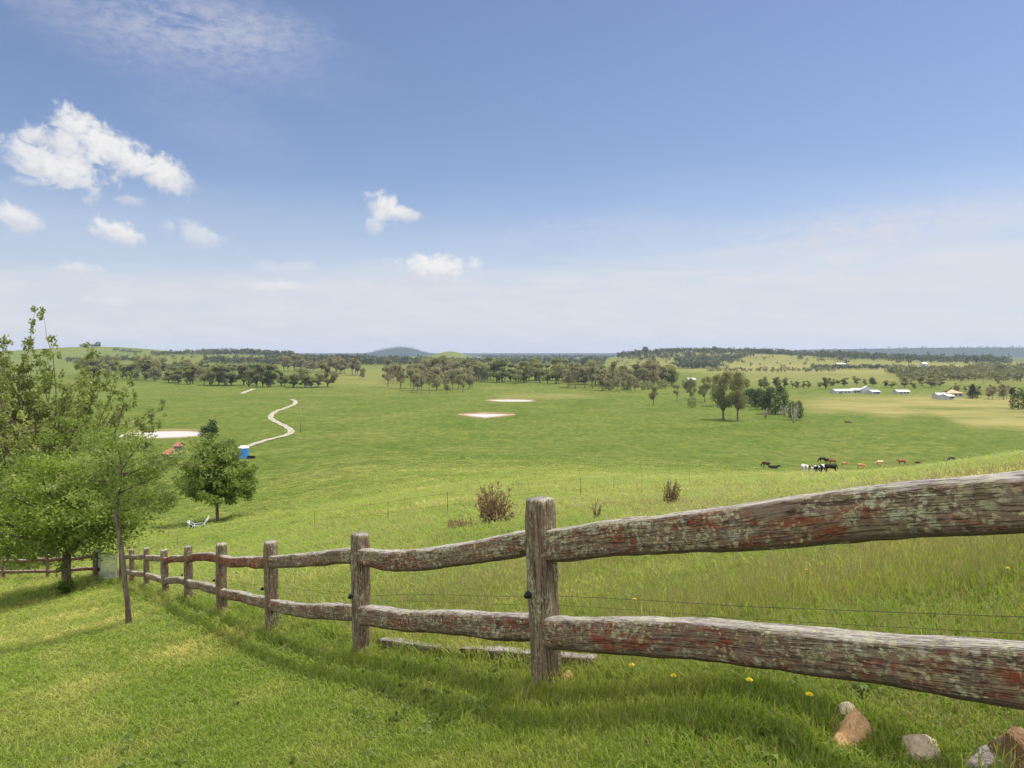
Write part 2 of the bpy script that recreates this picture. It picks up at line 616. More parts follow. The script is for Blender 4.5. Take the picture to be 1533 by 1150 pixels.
class MB:
    """collects tubes, boxes and so on into one mesh"""

    def __init__(s):
        s.v, s.f, s.g = [], [], []

    def tube(s, path, radii, sides=8, cap=True):
        path = [Vector(p) for p in path]
        if not hasattr(radii, '__len__'):
            radii = [radii] * len(path)
        b0 = len(s.v)
        up = None
        along = 0
        for i, p in enumerate(path):
            t = (path[min(i + 1, len(path) - 1)] - path[max(i - 1, 0)])
            t = t.normalized() if t.length > 1e-9 else Vector((0, 0, 1))
            if up is None:
                ref = Vector((1, 0, 0)) if abs(t.x) < .8 else Vector((0, 1, 0))
                up = t.cross(ref).normalized()
            else:
                up = (up - t * up.dot(t)).normalized()
            sd = t.cross(up)
            if i:
                along += (p - path[i - 1]).length
            for k in range(sides):
                a = 2 * PI * k / sides
                s.v.append(p + (up * math.cos(a) + sd * math.sin(a)) * radii[i])
                s.g.append((along, a * radii[i], 0))
        for i in range(len(path) - 1):
            for k in range(sides):
                a, b = b0 + i * sides + k, b0 + i * sides + (k + 1) % sides
                s.f.append((a, b, b + sides, a + sides))
        if cap:
            s.f.append(tuple(b0 + k for k in reversed(range(sides))))
            s.f.append(tuple(b0 + (len(path) - 1) * sides + k for k in range(sides)))
        return s

    def box(s, c, size, rz=0.0):
        b0 = len(s.v)
        cs, sn = math.cos(rz), math.sin(rz)
        for dx in (-.5, .5):
            for dy in (-.5, .5):
                for dz in (-.5, .5):
                    x, y, z = dx * size[0], dy * size[1], dz * size[2]
                    s.v.append(Vector((c[0] + x * cs - y * sn, c[1] + x * sn + y * cs, c[2] + z)))
                    s.g.append((x, y + z, 0))
        for q in ((0, 1, 3, 2), (4, 6, 7, 5), (0, 4, 5, 1), (2, 3, 7, 6), (0, 2, 6, 4), (1, 5, 7, 3)):
            s.f.append(tuple(b0 + i for i in q))
        return s

    def poly(s, pts, faces):
        b0 = len(s.v)
        s.v += [Vector(p) for p in pts]
        s.g += [(0, 0, 0)] * len(pts)
        s.f += [tuple(b0 + i for i in q) for q in faces]
        return s

    def build(s, name, mat, parent=None, smooth=False):
        return build(name, [tuple(v) for v in s.v], s.f, mat, parent, smooth, {'grain': np.array(s.g)})


def leaves(c, L, Wd, droop=0.0, flat=0.0, seed=0):
    """rhombic leaves at centres c: returns verts, faces"""
    r = np.random.default_rng(seed)
    m = len(c)
    t = r.normal(size=(m, 3))
    t[:, 2] -= droop
    t[:, 2] *= (1 - flat)
    t /= np.linalg.norm(t, axis=1, keepdims=True) + 1e-9
    nn = r.normal(size=(m, 3))
    nn[:, 2] += 2.5 * flat
    s = np.cross(nn, t)
    s /= np.linalg.norm(s, axis=1, keepdims=True) + 1e-9
    L = np.asarray(L).reshape(-1, 1) * np.ones((m, 1))
    Wd = np.asarray(Wd).reshape(-1, 1) * np.ones((m, 1))
    v = np.stack([c - t * L / 2, c + s * Wd / 2 - t * L * .08, c + t * L / 2, c - s * Wd / 2 - t * L * .08], 1).reshape(-1, 3)
    f = np.arange(4 * m).reshape(m, 4)
    return v, f


def crown_from(centres, tones, L, Wd, mat, name='crown', droop=0.0, flat=0.0, seed=0, parent=None, link_it=True):
    v, f = leaves(np.asarray(centres), L, Wd, droop, flat, seed)
    return build(name, v, f, mat, parent, False, {'tone': np.repeat(np.clip(tones, 0, 1), 4)}, link_it)


def blob_points(r, centre, rad, m, shell=.55):
    d = r.normal(size=(m, 3))
    d /= np.linalg.norm(d, axis=1, keepdims=True)
    q = shell + (1 - shell) * r.random((m, 1)) ** .6
    q *= r.random((m, 1)) ** .18
    return np.asarray(centre) + d * q * np.asarray(rad)


# ------------------------------------------------------------------ fields, dams
def world_to_px(x, y, z):
    """photo pixel a world point falls on (used to survey which field a stretch of land belongs to)"""
    yc = y * CP - z * SP
    zc = y * SP + z * CP
    yc = np.maximum(yc, .01)
    return W0 / 2 + F0 * x / yc, H0 / 2 - F0 * zc / yc


dam_specs = [(240, 651, 13.8, 11.5), (728, 621, 11.5, 17), (766, 600, 13.2, 10)]
DAMS = []
for px, py, rx, ry in dam_specs:
    p = hit(px, py, 100)
    DAMS.append((p, rx, ry))
for p, rx, ry in DAMS:
    FLAT.append((p.x, p.y, rx * 1.3, ry * 1.5, p.z))


def make_terrain():
    front = np.radians(np.arange(-52, 52.01, .26))
    back = np.radians(np.arange(56, 304.1, 4.0))
    th = np.concatenate([front, back])
    rr = np.exp(np.linspace(math.log(.4), math.log(11000), 510))
    T, Rr = np.meshgrid(th, rr)
    x, y = (np.sin(T) * Rr).ravel(), (np.cos(T) * Rr).ravel()
    z = H(x, y)
    nt_, nr = len(th), len(rr)
    x = np.append(x, 0)
    y = np.append(y, 0)
    z = np.append(z, H(0.0, 0.0))
    i, j = np.meshgrid(np.arange(nr - 1), np.arange(nt_), indexing='ij')
    a = (i * nt_ + j).ravel()
    b = (i * nt_ + (j + 1) % nt_).ravel()
    f = np.stack([a, a + nt_, b + nt_, b], 1)
    px, py = world_to_px(x, y, z)
    r = np.hypot(x, y)
    sm = lambda v, lo, hi: (lambda q: q * q * (3 - 2 * q))(np.clip((v - lo) / (hi - lo), 0, 1))
    inn = lambda v, lo, hi, s: sm(v, lo - s, lo + s) * (1 - sm(v, hi - s, hi + s))
    wav = 4 * np.sin(px * .021 + 1) + 3 * np.sin(px * .053)
    edge_hi = 604 + (px - 1200) * .012
    gold = 1.25 * sm(px, 1130, 1290) * inn(py, 594 + wav * .3, 608 + (px - 1190) * .095 + wav * 1.2, 8) * sm(r, 200, 260)
    gold += .55 * inn(py, 590, 597, 2) * inn(px, 745, 880, 40) * sm(r, 300, 350)
    gold += .5 * inn(py, 545, 575, 6) * sm(px, 1010, 1100) * sm(r, 600, 700)
    gold += .45 * inn(py, 555, 578, 6) * inn(px, 490, 600, 30) * sm(r, 500, 600)
    dry = .30 * inn(py, 700, 790, 25) * inn(px, 420, 640, 90) * (r > 12)
    dry += .42 * sm(px, 1080, 1250) * inn(py, 690, 770, 18) * (r < 170)
    dry += .12 * sm(px, 600, 900) * inn(py, 800, 930, 30) * (r < 60)
    dry += .20 * inn(py, 572, 595, 8) * sm(r, 400, 450)
    wood = 1.6 * sm(r, 6300, 7000) + .55 * inn(r, 2900, 6500, 300) * (np.abs(px - 670) > 75)
    wood = np.clip(wood, 0, 1.6)
    dry += (.28 + .25 * sm(px, 850, 1000)) * sm(r, 900, 1300)
    bare = np.zeros(len(x))
    for p, rx, ry in DAMS:
        q = np.sqrt(((x - p.x) / (rx * 1.22)) ** 2 + ((y - p.y) / (ry * 1.3)) ** 2)
        bare = np.maximum(bare, .6 * np.clip((1.0 - q) / .2, 0, 1))
    o = build("ground", np.stack([x, y, z], 1), f, M['ground'], None, True,
              {'gold': np.clip(gold, 0, 1), 'dry': np.clip(dry, 0, 1), 'wood': wood, 'bare': bare})
    tag(o, kind='structure')
    return float(z.min())


ZMIN = make_terrain()

# dams: a sheet of pale water inside a low clay bank
dam_shapes = []
for k, (p, rx, ry) in enumerate(DAMS):
    m = 72
    r_ = random.Random(k + 3)
    ph = [r_.uniform(0, 6.28) for _ in range(4)]
    ring = []
    for i in range(m):
        a = 2 * PI * i / m
        s_ = 1 + .05 * math.sin(2 * a + ph[0]) + .04 * math.sin(3 * a + ph[1]) + .03 * math.sin(5 * a + ph[2])
        ca, sa = math.cos(a), math.sin(a)
        if k == 1:          # kite shaped: straight far bank, pointed towards the hill
            s_ = .97 / (abs(ca) + abs(sa) * (1.0 if sa < 0 else 3.4)) ** .95
        ring.append((p.x + rx * s_ * ca, p.y + ry * s_ * sa))
    zz = p.z + .10
    v = [(p.x, p.y, zz)] + [(x, y, zz) for x, y in ring]
    f = [(0, 1 + i, 1 + (i + 1) % m) for i in range(m)]
    w = build("pond_water", v, f, M['water'], None, False, {'edge': np.array([0.0] + [1.0] * m)})
    tag(w, kind='structure')
    dam_shapes.append(ring)
    v, f = [], []
    prof = [(0.99, 0.0), (1.02, .35), (1.06, .75), (1.10, .6), (1.18, -.12)]
    for i, (x, y) in enumerate(ring):
        a = 2 * PI * i / m
        back = .5 + .5 * math.sin(a)       # the bank stands higher on the far side
        for s_, hz in prof:
            v.append((p.x + (x - p.x) * s_, p.y + (y - p.y) * s_, p.z + max(-.1, hz * (.10 + 1.0 * back))))
    q = len(prof)
    for i in range(m):
        for j in range(q - 1):
            a, b = i * q + j, ((i + 1) % m) * q + j
            f.append((a, a + 1, b + 1, b))
    bk = build("pond_bank", v, f, M['bank'] if k == 1 else M['bankg'], None, True)
    tag(bk, kind='structure')


# gravel track down in the valley
def ribbon(name, pix, width, mat):
    pp = [hit(x, y, 100) for x, y in pix]
    # Catmull-Rom through the surveyed points
    out = []
    for i in range(len(pp) - 1):
        p0, p1, p2, p3 = pp[max(i - 1, 0)], pp[i], pp[i + 1], pp[min(i + 2, len(pp) - 1)]
        for s in range(14):
            t = s / 14
            out.append(.5 * ((2 * p1) + (p2 - p0) * t + (2 * p0 - 5 * p1 + 4 * p2 - p3) * t * t + (3 * p1 - p0 - 3 * p2 + p3) * t ** 3))
    out.append(pp[-1])
    v, f, mid = [], [], []
    for i, p in enumerate(out):
        t = (out[min(i + 1, len(out) - 1)] - out[max(i - 1, 0)])
        t = Vector((t.x, t.y, 0)).normalized()
        nrm = Vector((-t.y, t.x, 0))
        w = width * (1 + .16 * math.sin(i * .7) + .1 * math.sin(i * 1.9))
        for s, mm in ((-.5, 0), (-.25, 0), (-.08, .7), (0, 1), (.08, .7), (.25, 0), (.5, 0)):
            q = p + nrm * (w * s)
            v.append((q.x, q.y, H(q.x, q.y) + .14))
            mid.append(mm)
    for i in range(len(out) - 1):
        for j in range(6):
            a = i * 7 + j
            f.append((a, a + 1, a + 8, a + 7))
    o = build(name, v, f, mat, None, True, {'mid': np.array(mid)})
    tag(o, kind='structure')
    return out


ribbon("track", [(352, 674), (375, 667), (400, 659), (428, 652), (436, 646), (428, 639), (412, 631), (405, 625), (412, 617),
                 (428, 611), (440, 606), (442, 601), (436, 598)], 2.2, M['track'])
ribbon("track", [(363, 589.5), (366, 587.5), (373, 585), (380, 582.5)], 3.2, M['track'])

# ------------------------------------------------------------------ the timber fence
post_px = [(828, 1025, 5.2), (552, 980, 7.87), (417, 947, 10.4), (340, 920, 13.3), (290, 900, 17), (257, 892, 20.2),
           (228, 882, 23.4), (207, 875, 26.5), (191, 870, 29.5)]
posts = []
for px, py, d in post_px:
    u, v = ray(px - 9, py)
    x, y = u * d, d
    posts.append(Vector((x, y, H(x, y))))
dir0 = (posts[0] - posts[1])
dir0.z = 0
dir0.normalize()
q = posts[0] + dir0 * 3.15
posts.insert(0, Vector((q.x, q.y, H(q.x, q.y))))
q = posts[0] + dir0 * 3.1
posts.insert(0, Vector((q.x, q.y, H(q.x, q.y))))
FENCE = posts


def fence_side(x, y):
    """> 0 on the paddock side of the timber fence, < 0 on the lawn"""
    a, b = posts[2], posts[9]
    t = np.clip(((x - a.x) * (b.x - a.x) + (y - a.y) * (b.y - a.y)) / ((b.x - a.x) ** 2 + (b.y - a.y) ** 2), -3, 1)
    dx, dy = b.x - a.x, b.y - a.y
    ln = math.hypot(dx, dy)
    return ((x - a.x) * dy - (y - a.y) * dx) / ln


def prism_timber(path, hgt, thk, ang_ref, seed, power=3.2, rough=.012, nseg=None, taper=(1, 1), warp=.012, sides=28):
    """sweep an irregular rounded-square section along path (list of Vector); ang_ref is the level side direction"""
    r_ = random.Random(seed)
    off = Vector((r_.uniform(-50, 50), r_.uniform(-50, 50), r_.uniform(-50, 50)))
    ln = sum((path[i + 1] - path[i]).length for i in range(len(path) - 1))
    nseg = nseg or max(10, int(ln / .05))
    v, g, f = [], [], []
    lens = [0]
    for i in range(len(path) - 1):
        lens.append(lens[-1] + (path[i + 1] - path[i]).length)

    def at(s):
        for i in range(len(path) - 1):
            if s <= lens[i + 1] or i == len(path) - 2:
                t = (s - lens[i]) / max(lens[i + 1] - lens[i], 1e-9)
                return path[i].lerp(path[i + 1], t)
    for i in range(nseg + 1):
        t = i / nseg
        s = t * ln
        p = at(s)
        tg = (at(min(s + .02, ln)) - at(max(s - .02, 0))).normalized()
        side = (ang_ref - tg * ang_ref.dot(tg)).normalized()
        up = side.cross(tg)
        if up.z < 0 and abs(tg.z) < .7:
            up = -up
        w1 = mnoise.noise(off + Vector((s * .9, 0, 0)))
        w2 = mnoise.noise(off + Vector((s * .9, 7, 0)))
        w3 = mnoise.noise(off + Vector((s * .6, 17, 0)))
        p = p + up * w1 * warp * 2 + side * w2 * warp
        k = 1.0
        if t < .06:
            k = taper[0] + (1 - taper[0]) * (t / .06)
        elif t > .94:
            k = taper[1] + (1 - taper[1]) * ((1 - t) / .06)
        hh, tt = hgt * (1 + .13 * w3) * (.75 + .25 * k), thk * (1 + .1 * w1) * k
        for j in range(sides):
            a = 2 * PI * j / sides - PI / 2 - .6
            ca, sa = math.cos(a), math.sin(a)
            rr = (abs(ca) ** power + abs(sa) ** power) ** (-1 / power)
            q = Vector((s * 2.2, ca * 1.5, sa * 1.5)) + off
            bump = rough * (mnoise.noise(q) + .55 * mnoise.noise(q * 3.1) + .3 * mnoise.noise(Vector((s * 9, ca * 9, sa * 9)) + off))
            x_, z_ = ca * rr * (tt / 2 + bump), sa * rr * (hh / 2 + bump)
            v.append(p + side * x_ + up * z_)
            g.append((s + seed * 3.17, (j / sides) * 2 * (hgt + thk), seed * 1.7))
    for i in range(nseg):
        for j in range(sides):
            a, b = i * sides + j, i * sides + (j + 1) % sides
            f.append((a, b, b + sides, a + sides))
    f.append(tuple(reversed(range(sides))))
    f.append(tuple(nseg * sides + j for j in range(sides)))
    return v, f, g


fence_root = empty("post_and_rail_fence", posts[2])
tag(fence_root, "weathered split timber post and rail fence running down the slope, blotched with lichen", "fence")
fr = fence_root


def local(vs, root):
    return [tuple(Vector(v) - Vector(root.location)) for v in vs]


across = Vector((-dir0.y, dir0.x, 0))
lean = [(.0, 0), (.0, 0), (-.055, .0), (-.03, .02), (-.03, .015), (.025, 0), (.02, .01), (-.02, 0), (.02, .01), (.0, 0), (.03, 0)]
post_h = [1.3, 1.3, 1.30, 1.28, 1.28, 1.28, 1.27, 1.25, 1.28, 1.25, 1.2]
post_objs = []
for i, p in enumerate(posts):
    if i < len(posts) - 1:
        dd = posts[i] - posts[i + 1]
        dd.z = 0
        dd.normalize()
    ac = Vector((-dd.y, dd.x, 0))
    top = p + Vector((0, 0, post_h[i])) + dd * 0 + Vector((lean[i][0] * 1.0, 0, 0)) + ac * lean[i][1]
    foot = p - Vector((0, 0, .25))
    w = .165 if i < 4 else .17
    v, f, g = prism_timber([foot, foot.lerp(top, .5), top], w * 1.05, w, ac, 40 + i, 4.5, .011, 44, (1, .86), .010)
    o = build("post", local(v, fr), f, M['post'], fr, True, {'grain': np.array(g)})
    post_objs.append((o, p, top, dd, ac))

# rails: heights over the ground at each post, taken from the photograph
top_h = [1.08, 1.075, .985, 1.04, 1.0, 1.0, 1.0, .98, 1.0, .98, .98]
bot_h = [.42, .42, .40, .44, .42, .43, .45, .40, .45, .42, .42]
sag_top = [0, .0, -.055, .0, -.03, .05, .0, 0, .0, .0]
sag_bot = [0, .02, -.015, -.02, .0, .0, .06, .0, .0, .0]
for i in range(len(posts) - 1):
    a, b = posts[i], posts[i + 1]
    dd = (a - b)
    dd.z = 0
    dd.normalize()
    ac = Vector((-dd.y, dd.x, 0))
    for lvl, hh, sag in ((0, top_h, sag_top), (1, bot_h, sag_bot)):
        pa = a + Vector((0, 0, hh[i])) + Vector((lean[i][0] * .7, 0, 0)) - dd * .03
        pb = b + Vector((0, 0, hh[i + 1])) + Vector((lean[i + 1][0] * .7, 0, 0)) + dd * .03
        mid = pa.lerp(pb, .5) + Vector((0, 0, sag[i]))
        q1 = pa.lerp(pb, .25) + Vector((0, 0, sag[i] * .75))
        q3 = pa.lerp(pb, .75) + Vector((0, 0, sag[i] * .75))
        near = i <= 2
        hg = (.225 if lvl == 0 else .220) if i <= 1 else (.185 if near else .165)
        v, f, g = prism_timber([pa, q1, mid, q3, pb], hg, .15 if near else .13, ac, 60 + i * 2 + lvl, 3.2, .010,
                               None if i < 6 else 24, (.72, .72), .013)
        red = lvl == 0 and i in (4, 5, 6)
        build("rail", local(v, fr), f, M['timber_red'] if red else M['timber'], fr, True, {'grain': np.array(g)})

# black insulators on the posts and the two wires they carry along the paddock side
for i in range(2, 7):
    o, p, top, dd, ac = post_objs[i]
    mb = MB()
    c = p.lerp(top, .50) - ac * (.085 if ac.x > 0 else -.085)
    c = p.lerp(top, .50) + Vector((-.095, -.04, 0))
    c = Vector(c) - Vector(fr.location)
    mb.tube([c, c + Vector((-.018, -.012, 0))], [.022, .026], 10)
    mb.tube([c + Vector((-.018, -.012, 0)), c + Vector((-.034, -.022, -.012))], [.018, .012], 10)
    ins = mb.build("insulator", M['black'], None, True)
    ins.parent = o
pad = across if fence_side(posts[2].x + across.x, posts[2].y + across.y) > 0 else -across
for hz, i0, rad in ((.615, 0, .0016), (.55, 0, .0011)):
    mb = MB()
    path = []
    for i in range(i0, 7):
        for t in (0, .25, .5, .75):
            a, b = posts[i], posts[i + 1]
            p = a.lerp(b, t)
            path.append(Vector((p.x, p.y, p.z)) + pad * .12 + Vector((0, 0, hz + .012 * math.sin(i * 2 + t * 5))) - Vector(fr.location))
    mb.tube(path, rad, 5)
    mb.build("wire", M['wire'], fr)

# bleached plank lying by the fence foot between the two nearest posts in view
pa, pb = hit(572, 972), hit(888, 1006)
pb = Vector((pb.x, pb.y, pb.z))
v, f, g = prism_timber([pa + Vector((0, 0, .075)), pa.lerp(pb, .5) + Vector((0, 0, .06)), pb + Vector((0, 0, .065))], .085, .13,
                       across, 101, 5, .008, 60, (.9, .9), .01)
o = build("timber_plank", v, f, M['plank'], None, True, {'grain': np.array(g)})
tag(o, "long bleached grey plank lying in the grass against the foot of the fence posts", "plank")

# ---- the short fence at the far left of the lawn
lf = [(145, 865, 33.0), (72, 868, 36.0), (5, 870, 38.5), (-62, 872, 41)]
lp = []
for px, py, d in lf:
    u, v = ray(px, py)
    lp.append(Vector((u * d, d, H(u * d, d))))
lfr = empty("post_and_rail_fence", lp[0])
tag(lfr, "short rust-red post and rail fence closing off the lawn beyond the leafy tree", "fence")
for i, p in enumerate(lp):
    w = .26 if i == 0 else .17
    v, f, g = prism_timber([p - Vector((0, 0, .2)), p + Vector((.02, 0, 1.2))], w, w, Vector((0, 1, 0)), 130 + i, 4.5, .012, 20, (1, .85), .008, 16)
    build("post", local(v, lfr), f, M['post'], lfr, True, {'grain': np.array(g)})
for i in range(len(lp) - 1):
    for k, hz in enumerate((.98, .42)):
        a, b = lp[i] + Vector((0, 0, hz)), lp[i + 1] + Vector((0, 0, hz - .02))
        v, f, g = prism_timber([a, a.lerp(b, .5) + Vector((0, 0, -.04 + .05 * k)), b], .15, .12, Vector((0, 1, 0)), 140 + i * 2 + k, 3, .014, 24, (.8, .8), .02, 16)
        build("rail", local(v, lfr), f, M['timber_red'], lfr, True, {'grain': np.array(g)})
# ---- gate
ga = lp[0] + Vector((.20, -.15, 0))
gb_ = posts[-1] + Vector((-.22, .05, 0))
gr = empty("mesh_gate", ga)
tag(gr, "silvery wire mesh gate in a tube frame between the two timber fences", "gate")
ga0, ga1 = ga + Vector((0, 0, .10)), ga + Vector((0, 0, 1.15))
gz = H(gb_.x, gb_.y)
gb0, gb1 = Vector((gb_.x, gb_.y, gz + .08)), Vector((gb_.x, gb_.y, gz + 1.08))
mb = MB()
L0 = Vector(ga)
mb.tube([ga0 - L0, ga1 - L0, gb1 - L0, gb0 - L0, ga0 - L0], .030, 8)
mb.build("gate_frame", M['galv'], gr)
mb = MB()
for k in range(1, 30):
    t = k / 30
    mb.tube([ga0.lerp(gb0, t) - L0, ga1.lerp(gb1, t) - L0], .0065, 4, False)
for k in range(1, 9):
    t = k / 9
    mb.tube([ga0.lerp(ga1, t) - L0, gb0.lerp(gb1, t) - L0], .0065, 4, False)
mb.build("gate_mesh", M['galv'], gr)
mb = MB()
mb.tube([ga.lerp(gb_, .02) - L0 + Vector((-.02, 0, .35)), ga.lerp(gb_, .02) - L0 + Vector((-.02, 0, .5))], .05, 8)
mb.build("hinge", M['black'], gr)

# ---- thin steel posts and wires of the paddock fence lower down the slope
sfr_p = [hit(x, y, 12) for x, y in ((266, 822), (337, 805), (471, 790), (581, 785), (670, 774), (869, 748), (919, 738), (961, 734), (1032, 727))]
sroot = empty("wire_fence", sfr_p[0])
tag(sroot, "thin wire fence on slender steel posts crossing the slope below the timber fence", "fence")
for p in sfr_p:
    mb = MB()
    h_ = .85
    q = p - Vector(sroot.location)
    mb.tube([q - Vector((0, 0, .2)), q + Vector((0, 0, h_))], .009, 6)
    mb.build("post", M['steel'], sroot)
for hz in (.4, .8):
    mb = MB()
    path = []
    for i in range(len(sfr_p) - 1):
        for t in np.linspace(0, 1, 10)[:-1]:
            p = sfr_p[i].lerp(sfr_p[i + 1], t)
            zl = p.z
            path.append(Vector((p.x, p.y, max(zl, H(p.x, p.y)) + hz)) - Vector(sroot.location))
    path.append(sfr_p[-1] + Vector((0, 0, hz)) - Vector(sroot.location))
    mb.tube(path, .003, 4)
    mb.build("wire", M['wire'], sroot)


# ------------------------------------------------------------------ stones
def stone(px, py, wpx, hpx, mat, label, seed, tilt=0.0, sharp=1.0, group=None, sink=.25, d=None):
    p = hit(px, py)
    wpx, hpx = wpx * 1.5, hpx * .80
    w = wpx / F0 * p.y
    h_ = hpx / F0 * p.y
    r_ = random.Random(seed)
    bm = bmesh.new()
    ring = []
    for k in range(9):
        a = 2 * PI * k / 9 + r_.uniform(-.25, .25)
        rr = r_.uniform(.75, 1.0)
        ring.append((math.cos(a) * rr, math.sin(a) * rr))
    for x, y in ring:
        bm.verts.new((x * .5 * w, y * .42 * w, -h_ * sink))
        k = r_.uniform(.45, .95) / sharp
        bm.verts.new((x * .5 * w * k, y * .42 * w * k, h_ * r_.uniform(.25, .70)))
    bm.verts.new((tilt * w * .4, r_.uniform(-.1, .1) * w, h_))
    bm.verts.new((tilt * w * .4 + .16 * w / sharp, .1 * w, h_ * .93))
    bmesh.ops.convex_hull(bm, input=bm.verts)
    loose = [v for v in bm.verts if not v.link_faces]
    bmesh.ops.delete(bm, geom=loose, context='VERTS')
    bmesh.ops.bevel(bm, geom=list(bm.edges), offset=w * .022, segments=1, affect='EDGES')
    bmesh.ops.triangulate(bm, faces=bm.faces)
    bmesh.ops.subdivide_edges(bm, edges=bm.edges, cuts=3, use_grid_fill=True)
    for v in bm.verts:
        q = v.co / max(w, .01) * 4 + Vector((seed, 0, 0))
        v.co += v.normal * w * .04 * (mnoise.noise(q) + .7 * mnoise.noise(q * 2.7) + .45 * mnoise.noise(q * 6.1))
    me = D.meshes.new("stone")
    bm.to_mesh(me)
    bm.free()
    me.materials.append(mat)
    o = D.objects.new("stone", me)
    link(o)
    o.location = p
    o.rotation_euler = (0, 0, r_.uniform(-.5, .5))
    tag(o, label, "stone", group)
    return o


STONES = [
    (1277, 1108, 78, 52, M['stone_tan'], "ochre orange triangular stone in the grass below the bottom rail", .3, 1.5, .3),
    (1268, 1074, 38, 32, M['stone_pale'], "small pale pointed stone just behind the ochre orange stone", .0, 1.7, .2),
    (1383, 1134, 60, 40, M['stone_pale'], "pale cream blocky stone half sunk in grass right of the ochre stone", -.3, .85, .35),
    (1474, 1150, 62, 42, M['stone_grey'], "grey lichened stone in front of the big brown stone", -.1, 1.0, .3),
    (1524, 1150, 88, 80, M['stone_brown'], "big angular brown stone cut off by the corner of the photo", -.3, 1.2, .3),
    (527, 990, 15, 11, M['stone_tan'], "small tan stone at the foot of the second fence post", .1, 1.0, .3),
    (491, 977, 9, 12, M['stone_brown'], "small dark brown stone in grass between two fence posts", .0, 1.1, .3),
    (430, 968, 9, 7, M['stone_tan'], "tiny tan flat stone in grass below the third fence post", .0, 1.0, .3),
    (852, 1022, 26, 24, M['stone_tan'], "tan stone wedged against the foot of the nearest post", -.2, 1.1, .3),
]
for i, (px, py, w, h_, mt, lb, tl, shp, sk) in enumerate(STONES):
    stone(px, py, w, h_, mt, lb, 11 + i, tl, shp, None, sk)

# ------------------------------------------------------------------ yellow flowers
FL = [(946, 1000, "yellow flower in the grass just right of the nearest post foot"),
      (1008, 1016, "yellow flower between the nearest post and the ochre stone, under the rail"),
      (1121, 1022, "yellow flower under the bottom rail, midway from post to ochre stone"),
      (1211, 1044, "brightest yellow flower close above and left of the pointed stones"),
      (1207, 858, "yellow flower in the long grass seen between the two right-hand rails"),
      (950, 902, "yellow flower beyond the fence just above the bottom rail"),
      (1508, 856, "yellow flower between the rails at the right-hand edge"),
      (1231, 850, "pale yellow flower beside another one between the right-hand rails"),
      (803, 957, "small yellow flower against the left side of the nearest post")]
for i, (px, py, lb) in enumerate(FL):
    hz = .125 + .02 * (i % 3)
    p = hit(px, py - 5)
    for _ in range(3):
        p = hit(px, py - 5 + hz * F0 / p.y)
    e = empty("dandelion", p)
    tag(e, lb, "flower", "yellow flowers in the grass")
    mb = MB().tube([(0, 0, -.02), (.004, 0, hz * .6), (.0, .004, hz)], [.0022, .002, .002], 5)
    mb.build("stem", M['stem'], e)
    v, f = [], []
    for lay, (rad, zz, k) in enumerate(((.018, 0, 14), (.013, .004, 11), (.007, .008, 8))):
        for j in range(k):
            a = 2 * PI * j / k + lay
            b0 = len(v)
            w = .0035
            v += [(0, 0, hz + zz), (math.cos(a) * rad * .7 - math.sin(a) * w, math.sin(a) * rad * .7 + math.cos(a) * w, hz + zz + .004),
                  (math.cos(a) * rad, math.sin(a) * rad, hz + zz + .003),
                  (math.cos(a) * rad * .7 + math.sin(a) * w, math.sin(a) * rad * .7 - math.cos(a) * w, hz + zz + .004)]
            f.append((b0, b0 + 1, b0 + 2, b0 + 3))
    h_o = build("flower_head", v, f, M['petal'], e)
    h_o.rotation_euler = (.0, .0, i)


# ------------------------------------------------------------------ trees
def branch(mb, a, b, r0, r1, bend, rr, sides=6, steps=6, tips=None):
    a, b = Vector(a), Vector(b)
    ln = (b - a).length
    o1 = Vector((rr.uniform(-1, 1), rr.uniform(-1, 1), rr.uniform(-.4, .8))) * ln * bend
    path, rad = [], []
    for i in range(steps + 1):
        t = i / steps
        p = a.lerp(b, t) + o1 * math.sin(PI * t) + Vector((rr.uniform(-1, 1), rr.uniform(-1, 1), rr.uniform(-1, 1))) * ln * .012 * (0 < i < steps)
        path.append(p)
        rad.append(r0 + (r1 - r0) * t)
    mb.tube(path, rad, sides)
    return path


